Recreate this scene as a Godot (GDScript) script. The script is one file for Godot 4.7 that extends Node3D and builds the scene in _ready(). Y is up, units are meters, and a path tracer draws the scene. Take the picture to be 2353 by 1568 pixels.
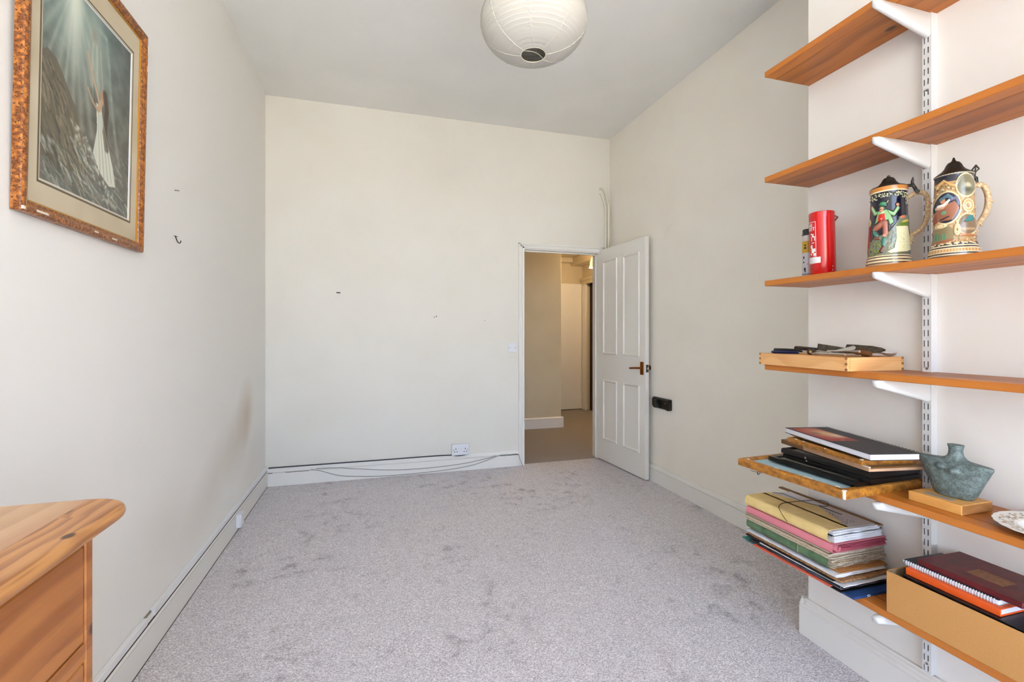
extends Node3D

# ------------------------------------------------------------------ state
var mats := {}
var used := {}
var rng := RandomNumberGenerator.new()

func _ready():
	rng.seed = 11
	# camera: level, lens shifted a little (verticals stay vertical); 2353 x 1568, focal length 1075 px
	var cam := Camera3D.new()
	cam.name = "camera"
	add_child(cam)
	cam.position = Vector3(0, 1.215, 0)
	cam.rotation = Vector3(0, -atan(317.5 / 1075.0), 0)
	cam.set_frustum(2.0 * 0.05 * 784.0 / 1075.0, Vector2(0, -17.0 / 1075.0 * 0.05), 0.05, 60.0)
	cam.current = true
	# sky and exposure
	var we := WorldEnvironment.new()
	we.name = "world"
	var env := Environment.new()
	env.background_mode = Environment.BG_SKY
	var sky := Sky.new()
	var sm := ProceduralSkyMaterial.new()
	sm.sky_top_color = Color(0.60, 0.72, 0.90)
	sm.sky_horizon_color = Color(0.86, 0.9, 0.96)
	sm.ground_bottom_color = Color(0.72, 0.69, 0.64)
	sm.ground_horizon_color = Color(0.83, 0.80, 0.75)
	sm.sky_energy_multiplier = 3.2
	sm.ground_energy_multiplier = 3.9
	sky.sky_material = sm
	env.sky = sky
	env.tonemap_mode = Environment.TONE_MAPPER_LINEAR
	env.tonemap_exposure = 1.0
	env.sdfgi_enabled = true
	env.ssao_enabled = true
	env.ssil_enabled = true
	we.environment = env
	add_child(we)
	# daylight that comes in through the tall window behind the camera
	var al := AreaLight3D.new()
	al.name = "window_daylight"
	add_child(al)
	al.area_size = Vector2(2.2, 2.2)
	al.position = Vector3(0.3, 1.62, 2.12)
	al.rotation = Vector3(0, 0, 0)
	al.light_color = Color(0.86, 0.935, 1.0)
	al.light_energy = 0.8
	al.area_range = 12.0
	al.shadow_enabled = true
	# the sun, added out of view so its carpet patch lights the ceiling
	var bounce_sun := DirectionalLight3D.new()
	bounce_sun.name = "bounce_sun"
	bounce_sun.rotation_degrees = Vector3(-58, -6, 0)
	bounce_sun.light_color = Color(0.915, 0.965, 1.0)
	bounce_sun.light_energy = 24.0
	bounce_sun.light_angular_distance = 0.5
	bounce_sun.sky_mode = DirectionalLight3D.SKY_MODE_LIGHT_ONLY
	bounce_sun.shadow_enabled = true
	add_child(bounce_sun)
	make_materials()
	build_room()
	build_hall()
	build_door()
	build_wall_fittings()
	build_picture()
	build_lantern()
	build_chest()
	build_shelving()
	build_steins()
	build_fire_blanket()
	build_tray()
	build_frame_stack()
	build_sculpture()
	build_papers()
	build_box()

# ------------------------------------------------------------------ nodes
func numbered(n: String) -> String:
	if not used.has(n):
		used[n] = 0
		return n
	used[n] += 1
	return "%s_%03d" % [n, used[n]]

func tag(o: Node3D, label: String, category: String, group := "", kind := ""):
	o.set_meta("label", label)
	o.set_meta("category", category)
	if group != "": o.set_meta("group", group)
	if kind != "": o.set_meta("kind", kind)

func thing(called: String, label: String, category: String, xf := Transform3D(), group := "", kind := "") -> Node3D:
	var o := Node3D.new()
	o.name = numbered(called)
	o.transform = xf
	add_child(o)
	tag(o, label, category, group, kind)
	return o

func part(called: String, st, m: Material, parent: Node3D = self, xf := Transform3D()) -> MeshInstance3D:
	var o := MeshInstance3D.new()
	o.name = numbered(called) if parent == self else called
	o.mesh = st.commit() if st is SurfaceTool else st
	o.material_override = m
	o.transform = xf
	parent.add_child(o, true)
	return o

func one(called: String, st, m: Material, label: String, category: String, xf := Transform3D(), group := "", kind := "") -> MeshInstance3D:
	var o := part(called, st, m, self, xf)
	tag(o, label, category, group, kind)
	return o

func struct(called: String, st, m: Material, label: String, category: String) -> MeshInstance3D:
	return one(called, st, m, label, category, Transform3D(), "", "structure")

# ------------------------------------------------------------------ meshes
func mb() -> SurfaceTool:
	var st := SurfaceTool.new()
	st.begin(Mesh.PRIMITIVE_TRIANGLES)
	return st

func vtx(st: SurfaceTool, p: Vector3, n: Vector3, uv: Vector2):
	st.set_normal(n)
	st.set_uv(uv)
	st.add_vertex(p)

# a triangle whose front looks along the mean of its normals
func tri(st: SurfaceTool, a: Vector3, b: Vector3, c: Vector3, na: Vector3, nb: Vector3, nc: Vector3, ua := Vector2.ZERO, ub := Vector2.ZERO, uc := Vector2.ZERO):
	if (b - a).cross(c - a).dot(na + nb + nc) > 0.0:
		vtx(st, a, na, ua); vtx(st, c, nc, uc); vtx(st, b, nb, ub)
	else:
		vtx(st, a, na, ua); vtx(st, b, nb, ub); vtx(st, c, nc, uc)

func quad(st: SurfaceTool, a: Vector3, b: Vector3, c: Vector3, d: Vector3, n: Vector3, uvs := [Vector2(0, 0), Vector2(1, 0), Vector2(1, 1), Vector2(0, 1)]):
	tri(st, a, b, c, n, n, n, uvs[0], uvs[1], uvs[2])
	tri(st, a, c, d, n, n, n, uvs[0], uvs[2], uvs[3])

# box from lo to hi with chamfered edges
func cbox(st: SurfaceTool, lo: Vector3, hi: Vector3, bv := 0.002):
	var c := (lo + hi) * 0.5
	var h := (hi - lo).abs() * 0.5
	var b: float = minf(bv, minf(h.x, minf(h.y, h.z)) * 0.9)
	for ax in 3:
		var u := (ax + 1) % 3
		var v := (ax + 2) % 3
		for s in [-1.0, 1.0]:
			var n := Vector3.ZERO
			n[ax] = s
			var ps := []
			for k in [[-1, -1], [1, -1], [1, 1], [-1, 1]]:
				var p := Vector3.ZERO
				p[ax] = s * h[ax]
				p[u] = k[0] * (h[u] - b)
				p[v] = k[1] * (h[v] - b)
				ps.append(c + p)
			quad(st, ps[0], ps[1], ps[2], ps[3], n)
		if b <= 0.0: continue
		for s in [-1.0, 1.0]:
			for t in [-1.0, 1.0]:
				var p1 := Vector3.ZERO; var p2 := Vector3.ZERO
				p1[u] = s * h[u]; p1[v] = t * (h[v] - b)
				p2[u] = s * (h[u] - b); p2[v] = t * h[v]
				var e := Vector3.ZERO
				e[ax] = h[ax] - b
				var n := Vector3.ZERO
				n[u] = s * 0.7071; n[v] = t * 0.7071
				quad(st, c + p1 - e, c + p1 + e, c + p2 + e, c + p2 - e, n)
	if b > 0.0:
		for sx in [-1.0, 1.0]:
			for sy in [-1.0, 1.0]:
				for sz in [-1.0, 1.0]:
					var s := Vector3(sx, sy, sz)
					var n := s.normalized()
					tri(st, c + s * Vector3(h.x, h.y - b, h.z - b), c + s * Vector3(h.x - b, h.y, h.z - b), c + s * Vector3(h.x - b, h.y - b, h.z), n, n, n)

func boxm(lo: Vector3, hi: Vector3, bv := 0.002) -> SurfaceTool:
	var st := mb()
	cbox(st, lo, hi, bv)
	return st

# a smooth surface through a grid of points P[i][j]; out: a point inside tells which side is out
func grid(st: SurfaceTool, P: Array, close_j: bool, flip: bool, uvs = null):
	var ni := P.size()
	var nj: int = P[0].size()
	var N := []
	for i in ni:
		var row := PackedVector3Array()
		row.resize(nj)
		var a: PackedVector3Array = P[maxi(i - 1, 0)]
		var b: PackedVector3Array = P[mini(i + 1, ni - 1)]
		var me: PackedVector3Array = P[i]
		for j in nj:
			var j0 := (j - 1 + nj) % nj if close_j else maxi(j - 1, 0)
			var j1 := (j + 1) % nj if close_j else mini(j + 1, nj - 1)
			var n := (b[j] - a[j]).cross(me[j1] - me[j0])
			if n.length_squared() < 1e-20:
				n = (b[(j + nj / 3) % nj] - a[(j + nj / 3) % nj]).cross(b[(j + 2 * nj / 3) % nj] - b[j]) if close_j else Vector3.UP
			n = n.normalized()
			row[j] = -n if flip else n
		N.append(row)
	for i in ni - 1:
		for j in (nj if close_j else nj - 1):
			var k := (j + 1) % nj
			var u00 := Vector2(float(j) / nj, float(i) / (ni - 1)); var u01 := Vector2(float(j + 1) / nj, u00.y)
			var u10 := Vector2(u00.x, float(i + 1) / (ni - 1)); var u11 := Vector2(u01.x, u10.y)
			if uvs != null:
				u00 = uvs[i][j]; u01 = uvs[i][k]; u10 = uvs[i + 1][j]; u11 = uvs[i + 1][k]
			tri(st, P[i][j], P[i][k], P[i + 1][k], N[i][j], N[i][k], N[i + 1][k], u00, u01, u11)
			tri(st, P[i][j], P[i + 1][k], P[i + 1][j], N[i][j], N[i + 1][k], N[i + 1][j], u00, u11, u10)

# profile of (radius, height) turned round the y axis; corners sharper than 35 degrees stay sharp
func lathe(st: SurfaceTool, prof: Array, segs := 40, off := Vector3.ZERO):
	var np := prof.size()
	var segn := []
	for i in np - 1:
		var d: Vector2 = (prof[i + 1] - prof[i]).normalized()
		segn.append(Vector2(d.y, -d.x))
	for i in np - 1:
		var n0: Vector2 = segn[i]
		var n1: Vector2 = segn[i]
		if i > 0 and segn[i - 1].dot(segn[i]) > 0.82: n0 = (segn[i - 1] + segn[i]).normalized()
		if i < np - 2 and segn[i + 1].dot(segn[i]) > 0.82: n1 = (segn[i + 1] + segn[i]).normalized()
		for j in segs:
			var a0 := TAU * j / segs
			var a1 := TAU * (j + 1) / segs
			var c0 := Vector3(cos(a0), 0, sin(a0)); var c1 := Vector3(cos(a1), 0, sin(a1))
			var p: Vector2 = prof[i]; var q: Vector2 = prof[i + 1]
			var A := off + c0 * p.x + Vector3(0, p.y, 0); var B := off + c1 * p.x + Vector3(0, p.y, 0)
			var C := off + c1 * q.x + Vector3(0, q.y, 0); var D := off + c0 * q.x + Vector3(0, q.y, 0)
			var nA := c0 * n0.x + Vector3(0, n0.y, 0); var nB := c1 * n0.x + Vector3(0, n0.y, 0)
			var nC := c1 * n1.x + Vector3(0, n1.y, 0); var nD := c0 * n1.x + Vector3(0, n1.y, 0)
			var uA := Vector2(float(j) / segs, float(i) / (np - 1)); var uC := Vector2(float(j + 1) / segs, float(i + 1) / (np - 1))
			if p.x > 1e-6: tri(st, A, B, C, nA, nB, nC, uA, Vector2(uC.x, uA.y), uC)
			if q.x > 1e-6: tri(st, A, C, D, nA, nC, nD, uA, uC, Vector2(uA.x, uC.y))

func tube(st: SurfaceTool, pts: Array, r, segs := 8, caps := true):
	var n := pts.size()
	var P := []
	var up := Vector3(0.31, 0.84, 0.44).normalized()
	var side := Vector3.ZERO
	for i in n:
		var t: Vector3 = (pts[mini(i + 1, n - 1)] - pts[maxi(i - 1, 0)]).normalized()
		if i == 0: side = t.cross(up).normalized()
		else: side = (side - t * side.dot(t)).normalized()
		var b := t.cross(side)
		var row := PackedVector3Array()
		var rr: float = r[i] if r is Array else r
		for j in segs:
			var a := TAU * j / segs
			row.append(pts[i] + (side * cos(a) + b * sin(a)) * rr)
		P.append(row)
	grid(st, P, true, true)
	if caps:
		for e in [0, n - 1]:
			var d: Vector3 = (pts[0] - pts[1]).normalized() if e == 0 else (pts[n - 1] - pts[n - 2]).normalized()
			for j in segs:
				tri(st, pts[e], P[e][j], P[e][(j + 1) % segs], d, d, d)

func smooth_path(pts: Array, steps := 6) -> Array:
	var out := []
	for i in pts.size() - 1:
		var p0: Vector3 = pts[maxi(i - 1, 0)]; var p1: Vector3 = pts[i]
		var p2: Vector3 = pts[i + 1]; var p3: Vector3 = pts[mini(i + 2, pts.size() - 1)]
		for k in steps:
			out.append(p1.cubic_interpolate(p2, p0, p3, float(k) / steps))
	out.append(pts[-1])
	return out

# outline in the xy plane pushed from z0 to z1
func prism(st: SurfaceTool, poly: PackedVector2Array, z0: float, z1: float):
	var ids := Geometry2D.triangulate_polygon(poly)
	for k in range(0, ids.size(), 3):
		var a := poly[ids[k]]; var b := poly[ids[k + 1]]; var c := poly[ids[k + 2]]
		for z in [z0, z1]:
			var n := Vector3(0, 0, 1 if z == maxf(z0, z1) else -1)
			tri(st, Vector3(a.x, a.y, z), Vector3(b.x, b.y, z), Vector3(c.x, c.y, z), n, n, n, a, b, c)
	var ccw := not Geometry2D.is_polygon_clockwise(poly)
	for i in poly.size():
		var a := poly[i]; var b := poly[(i + 1) % poly.size()]
		var d := (b - a).normalized()
		var n := Vector3(d.y, -d.x, 0) if ccw else Vector3(-d.y, d.x, 0)
		quad(st, Vector3(a.x, a.y, z0), Vector3(b.x, b.y, z0), Vector3(b.x, b.y, z1), Vector3(a.x, a.y, z1), n)

# slab over an outline in xz with a rounded rim; ins: per corner, the way inwards
func rim_slab(st: SurfaceTool, pts: Array, ins: Array, r: float, y0: float, y1: float):
	var P := []
	var mid := (y0 + y1) * 0.5
	for k in 11:
		var t := -PI / 2 + PI * k / 10
		var row := PackedVector3Array()
		for i in pts.size():
			var q: Vector2 = pts[i] + ins[i] * r * (1.0 - cos(t))
			row.append(Vector3(q.x, mid + (y1 - y0) * 0.5 * sin(t), q.y))
		P.append(row)
	var poly := PackedVector2Array()
	for p in P[10]: poly.append(Vector2(p.x, p.z))
	var flip := Geometry2D.is_polygon_clockwise(poly)
	grid(st, P, true, flip)
	var ids := Geometry2D.triangulate_polygon(poly)
	for k in range(0, ids.size(), 3):
		for y in [y0, y1]:
			var n := Vector3(0, 1 if y == y1 else -1, 0)
			var tp := []
			for m in 3: tp.append(Vector3(poly[ids[k + m]].x, y, poly[ids[k + m]].y))
			tri(st, tp[0], tp[1], tp[2], n, n, n)

# the four mitred sides of a frame over x 0..L, z 0..W; prof: list of (inset, height)
func frame_side(k: int, L: float, W: float, prof: Array) -> SurfaceTool:
	var st := mb()
	for i in prof.size() - 1:
		var a: Vector2 = prof[i]; var b: Vector2 = prof[i + 1]
		var ca := corner_at(k, L, W, a.x); var cb := corner_at((k + 1) % 4, L, W, a.x)
		var da := corner_at(k, L, W, b.x); var db := corner_at((k + 1) % 4, L, W, b.x)
		var p := [Vector3(ca.x, a.y, ca.y), Vector3(cb.x, a.y, cb.y), Vector3(db.x, b.y, db.y), Vector3(da.x, b.y, da.y)]
		var inw: Vector2 = [Vector2(0, 1), Vector2(-1, 0), Vector2(0, -1), Vector2(1, 0)][k]
		var s := Vector2(b.x - a.x, b.y - a.y).normalized()
		var n := Vector3(inw.x * -s.y, s.x, inw.y * -s.y)
		quad(st, p[0], p[1], p[2], p[3], n, [Vector2(0, i), Vector2(1, i), Vector2(1, i + 1), Vector2(0, i + 1)])
	return st

func corner_at(k: int, L: float, W: float, i: float) -> Vector2:
	return [Vector2(i, i), Vector2(L - i, i), Vector2(L - i, W - i), Vector2(i, W - i)][k]

# place: x runs along the length (a degrees from -z towards +x), z across to the wall, y up; origin at the near front corner
func lay(cx: float, y: float, cz: float, a := 0.0) -> Transform3D:
	var r := deg_to_rad(a)
	return Transform3D(Basis(Vector3(sin(r), 0, -cos(r)), Vector3.UP, Vector3(cos(r), 0, sin(r))), Vector3(cx, y, cz))

# x axis from a to b
func along(a: Vector3, b: Vector3, up := Vector3.UP) -> Transform3D:
	var x := (b - a).normalized()
	var z := x.cross(up).normalized()
	return Transform3D(Basis(x, z.cross(x), z), a)

# ------------------------------------------------------------------ pictures
func img(w: int, h: int, c: Color) -> Image:
	var im := Image.create_empty(w, h, false, Image.FORMAT_RGB8)
	im.fill(c)
	return im

var relief: Image = null   # when set, the painter also raises what it paints

func dab(im: Image, c: Vector2, r: Vector2, rot: float, col: Color, soft := 0.1, lift := 0.0):
	var m := maxf(r.x, r.y) + 1.0
	var cs := cos(rot); var sn := sin(rot)
	for y in range(maxi(0, int(c.y - m)), mini(im.get_height(), int(c.y + m) + 1)):
		for x in range(maxi(0, int(c.x - m)), mini(im.get_width(), int(c.x + m) + 1)):
			var d := Vector2(x - c.x, y - c.y)
			var q := Vector2((d.x * cs + d.y * sn) / r.x, (-d.x * sn + d.y * cs) / r.y).length()
			if q >= 1.0: continue
			var al := col.a * clampf((1.0 - q) / maxf(soft, 0.001), 0, 1)
			im.set_pixel(x, y, im.get_pixel(x, y).lerp(col, al))
			if relief and lift != 0.0:
				var h := relief.get_pixel(x, y).r
				relief.set_pixel(x, y, Color(maxf(h, lift * sqrt(1.0 - q * q)), 0, 0))

func stroke(im: Image, pts: Array, r: float, col: Color, soft := 0.3, lift := 0.0):
	for i in pts.size() - 1:
		var a: Vector2 = pts[i]; var b: Vector2 = pts[i + 1]
		var lo := a.min(b) - Vector2(r, r); var hi := a.max(b) + Vector2(r, r)
		var ab := b - a
		for y in range(maxi(0, int(lo.y)), mini(im.get_height(), int(hi.y) + 2)):
			for x in range(maxi(0, int(lo.x)), mini(im.get_width(), int(hi.x) + 2)):
				var p := Vector2(x, y) - a
				var q := (p - ab * clampf(p.dot(ab) / maxf(ab.length_squared(), 0.001), 0, 1)).length() / r
				if q >= 1.0: continue
				im.set_pixel(x, y, im.get_pixel(x, y).lerp(col, col.a * clampf((1.0 - q) / soft, 0, 1)))
				if relief and lift != 0.0:
					var h := relief.get_pixel(x, y).r
					relief.set_pixel(x, y, Color(maxf(h, lift * sqrt(1.0 - q * q)), 0, 0))

func inked(im: Image, pts: Array, rad: float, col: Color, soft := 0.3, lift := 0.0):
	stroke(im, pts, rad + 2.2, Color(0.07, 0.06, 0.06, 0.85), 0.3, lift * 0.6)
	stroke(im, pts, rad, col, soft, lift)
	stroke(im, pts, rad * 0.45, col.lightened(0.18), 1.0, 0.0)

func poly(im: Image, pts: Array, col: Color, lift := 0.0):
	var pk := PackedVector2Array(pts)
	var lo: Vector2 = pts[0]; var hi: Vector2 = pts[0]
	for p in pts:
		lo = lo.min(p); hi = hi.max(p)
	for y in range(maxi(0, int(lo.y)), mini(im.get_height(), int(hi.y) + 1)):
		for x in range(maxi(0, int(lo.x)), mini(im.get_width(), int(hi.x) + 1)):
			if Geometry2D.is_point_in_polygon(Vector2(x, y), pk):
				im.set_pixel(x, y, im.get_pixel(x, y).lerp(col, col.a))
				if relief and lift != 0.0: relief.set_pixel(x, y, Color(lift, 0, 0))

func tex(im: Image) -> ImageTexture:
	return ImageTexture.create_from_image(im)

func noise(freq: float, sd: int, oct := 3) -> FastNoiseLite:
	var n := FastNoiseLite.new()
	n.noise_type = FastNoiseLite.TYPE_SIMPLEX_SMOOTH
	n.frequency = freq
	n.seed = sd
	n.fractal_octaves = oct
	return n

func noise_tex(freq: float, sd: int, lo: Color, hi: Color, size := 256, oct := 3) -> ImageTexture:
	var n := noise(freq, sd, oct).get_seamless_image(size, size)
	var im := img(size, size, lo)
	for y in size:
		for x in size:
			im.set_pixel(x, y, lo.lerp(hi, n.get_pixel(x, y).r))
	return tex(im)

# wood with the grain along u; 512 x 256
func wood_tex(light: Color, dark: Color, sd: int, rings := 9.0, knots := [], fine := 0.35) -> ImageTexture:
	var w := 512; var h := 256
	var im := img(w, h, light)
	var n1 := noise(0.0045, sd, 2); var n2 := noise(0.02, sd + 5, 3); var n3 := noise(0.012, sd + 9, 2)
	for y in h:
		for x in w:
			var yy := float(y)
			var kd := 0.0
			for k in knots:
				var d := Vector2((x - k.x) * 0.3, y - k.y)
				var q: float = d.length_squared() / (k.z * k.z)
				yy += clampf(d.y / k.z, -1.0, 1.0) * k.z * 1.1 * exp(-q / 6.0)
				kd = maxf(kd, exp(-q))
			var th := TAU * x / w
			var v := yy / h * rings + n1.get_noise_3d(cos(th) * 14.0, sin(th) * 14.0, yy * 0.8) * 1.6
			var s := v - floorf(v)
			var ring := smoothstep(0.15, 0.85, s) * (1.0 - smoothstep(0.88, 1.0, s))
			var f := n2.get_noise_3d(cos(th) * 10.0, sin(th) * 10.0, y * 8.0) * 0.5 + 0.5
			var g := n3.get_noise_3d(cos(th) * 12.0, sin(th) * 12.0, y * 0.9) * 0.5 + 0.5
			var t := clampf(ring * 0.5 + (f - 0.5) * fine * 1.3 + (g - 0.5) * 0.7, 0, 1)
			var c := light.lerp(dark, t)
			if kd > 0.0: c = c.lerp(dark * 0.6, smoothstep(0.3, 0.8, kd))
			im.set_pixel(x, y, c)
	return tex(im)

func mat(key: String, col: Color, rough := 0.6, t: Texture2D = null, tri_scale := 0.0, spec := 0.5) -> StandardMaterial3D:
	var m := StandardMaterial3D.new()
	m.resource_name = key
	m.albedo_color = col
	m.roughness = rough
	m.metallic_specular = spec
	if t:
		m.albedo_texture = t
		if tri_scale > 0.0:
			m.uv1_triplanar = true
			m.uv1_scale = Vector3.ONE * tri_scale
			m.uv1_triplanar_sharpness = 8.0
	mats[key] = m
	return m

func bumpy(m: StandardMaterial3D, t: Texture2D, cm: float):
	m.heightmap_enabled = true
	m.heightmap_texture = t
	m.heightmap_scale = cm

func make_materials():
	var fine := noise_tex(0.05, 3, Color.BLACK, Color.WHITE, 256, 4)
	# cream wall paint over lining paper; toned per wall to balance the light
	var paint := mat("wall_paint", Color(0.905, 0.892, 0.855), 0.85, noise_tex(0.012, 8, Color(0.985, 0.98, 0.975), Color.WHITE, 256, 3), 0.5)
	bumpy(paint, fine, 0.12)
	var p3 := mat("wall_paint_alcove_lit", Color(0.96, 0.94, 0.895), 0.85, paint.albedo_texture, 0.5)  # same cream, lightened where the alcove wall gets little light
	bumpy(p3, fine, 0.12)
	var p2 := mat("wall_paint_pale", Color(0.94, 0.928, 0.905), 0.85, noise_tex(0.012, 18, Color(0.985, 0.98, 0.975), Color.WHITE, 256, 3), 0.5)
	bumpy(p2, fine, 0.12)
	mat("ceiling_paint", Color(0.95, 0.945, 0.925), 0.9, noise_tex(0.01, 9, Color(0.97, 0.97, 0.97), Color.WHITE, 256, 3), 0.4)
	mat("hall_paint", Color(0.85, 0.80, 0.69), 0.85, noise_tex(0.012, 28, Color(0.96, 0.96, 0.95), Color.WHITE, 256, 3), 0.5)
	mat("gloss_white", Color(0.92, 0.91, 0.885), 0.4)
	mat("trunking", Color(0.92, 0.925, 0.93), 0.35)
	mat("door_white", Color(0.925, 0.915, 0.885), 0.45)
	mat("plastic_white", Color(0.9, 0.905, 0.92), 0.3)
	mat("metal_white", Color(0.86, 0.865, 0.86), 0.4)
	mat("screw_grey", Color(0.5, 0.48, 0.45), 0.5)
	mat("crack", Color(0.27, 0.26, 0.24), 0.9)  # for skirting cracks and for shade painted at the left skirting
	mat("dark_hole", Color(0.05, 0.045, 0.04), 0.9)
	mat("black_gap", Color(0.03, 0.028, 0.03), 0.8)
	mat("black_plastic", Color(0.035, 0.037, 0.032), 0.28)
	mat("cable_grey", Color(0.2, 0.21, 0.24), 0.6)
	mat("cable_white_shaded", Color(0.52, 0.51, 0.49), 0.6)  # white cable greyed: its shadow line is put into the colour
	var br := mat("brass", Color(0.56, 0.33, 0.12), 0.28); br.metallic = 0.95
	var stl := mat("steel", Color(0.82, 0.81, 0.79), 0.3); stl.metallic = 0.8
	var st2 := mat("steel_dull", Color(0.42, 0.4, 0.36), 0.5, noise_tex(0.03, 41, Color(0.7, 0.68, 0.64), Color.WHITE, 128, 3), 12.0); st2.metallic = 0.85
	var pw := mat("pewter", Color(0.3, 0.29, 0.27), 0.42, noise_tex(0.03, 43, Color(0.7, 0.7, 0.7), Color.WHITE, 128, 3), 14.0); pw.metallic = 0.8
	# woods
	var pine_l := Color(0.70, 0.42, 0.15); var pine_d := Color(0.50, 0.26, 0.065)
	mat("shelf_wood_a", Color.WHITE, 0.42, wood_tex(pine_l, pine_d, 51, 5.0, [Vector3(140, 90, 7), Vector3(400, 190, 6)]), 2.2)
	mat("shelf_wood_b", Color(0.94, 0.9, 0.88), 0.42, wood_tex(pine_l, pine_d, 57, 8.0, [Vector3(300, 120, 9)]), 2.2)
	mat("shelf_wood_c", Color(1.0, 1.0, 1.0), 0.42, wood_tex(Color(0.73, 0.44, 0.16), Color(0.60, 0.32, 0.1), 63, 4.0), 2.2)
	mat("chest_wood", Color.WHITE, 0.4, wood_tex(Color(0.69, 0.44, 0.215), Color(0.52, 0.285, 0.10), 71, 9.0, [Vector3(120, 60, 8)]), 2.4)
	mat("chest_top_wood_sheen", Color.WHITE, 0.4, wood_tex(Color(0.79, 0.64, 0.49), Color(0.68, 0.50, 0.35), 73, 9.0), 1.8)  # sheen of the top painted in as a paler wood tone
	mat("chest_edge_wood", Color.WHITE, 0.38, wood_tex(Color(0.76, 0.54, 0.32), Color(0.46, 0.26, 0.13), 79, 13.0, [Vector3(60, 110, 14), Vector3(330, 180, 9)], 0.3), 4.4)
	mat("tray_wood", Color.WHITE, 0.55, wood_tex(Color(0.88, 0.68, 0.45), Color(0.78, 0.55, 0.32), 83, 5.0, [], 0.5), 4.0)
	mat("plinth_wood", Color.WHITE, 0.5, wood_tex(Color(0.88, 0.66, 0.36), Color(0.80, 0.56, 0.28), 87, 5.0, [], 0.3), 5.0)
	mat("plinth_end", Color.WHITE, 0.6, wood_tex(Color(0.72, 0.50, 0.28), Color(0.56, 0.36, 0.16), 89, 7.0, [], 0.3), 7.0)
	# burr veneer of the picture frame: amber with dark flecks
	var burr := img(256, 256, Color(0.62, 0.38, 0.16))
	var na := noise(0.06, 91, 3); var nb := noise(0.16, 93, 2)
	for y in 256:
		for x in 256:
			var a := na.get_noise_2d(x, y * 0.7) * 0.5 + 0.5
			var b := nb.get_noise_2d(x * 0.8, y)
			var c := Color(0.46, 0.25, 0.09).lerp(Color(0.76, 0.48, 0.2), smoothstep(0.25, 0.8, a))
			if b > 0.22: c = c.lerp(Color(0.2, 0.1, 0.05), smoothstep(0.22, 0.5, b) * 0.85)
			burr.set_pixel(x, y, c)
	mat("burr", Color.WHITE, 0.3, tex(burr), 4.5)
	mat("gilt", Color.WHITE, 0.38, noise_tex(0.03, 95, Color(0.44, 0.27, 0.09), Color(0.80, 0.54, 0.19), 256, 4), 5.0)
	mat("gilt_bright", Color(0.76, 0.55, 0.22), 0.3).metallic = 0.6
	mat("gesso", Color(0.9, 0.87, 0.8), 0.8)
	mat("mount_cream", Color.WHITE, 0.85, noise_tex(0.01, 97, Color(0.74, 0.68, 0.56), Color(0.83, 0.78, 0.68), 128, 3), 2.0)
	mat("mount_blue", Color(0.60, 0.70, 0.72), 0.7)
	mat("mount_tan", Color.WHITE, 0.8, noise_tex(0.02, 99, Color(0.66, 0.52, 0.40), Color(0.76, 0.62, 0.50), 128, 3), 5.0)
	mat("mount_grey", Color(0.55, 0.52, 0.46), 0.8)
	mat("tape_brown", Color(0.42, 0.29, 0.15), 0.35)
	mat("frame_black", Color(0.022, 0.023, 0.025), 0.35)
	mat("card_ochre", Color(0.80, 0.60, 0.30), 0.8)
	mat("cover_charcoal", Color(0.21, 0.205, 0.2), 0.6)
	mat("paper_white", Color(0.9, 0.9, 0.93), 0.8)
	mat("wire_black", Color(0.03, 0.03, 0.03), 0.4)
	mat("wire_dark", Color(0.1, 0.08, 0.06), 0.5)

# ------------------------------------------------------------------ the room
const XL := -0.827
const XR := 2.215
const ZB := -4.12
const ZN := 2.0
const XC := 1.68
const ZC := -1.473
const HC := 3.113

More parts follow.
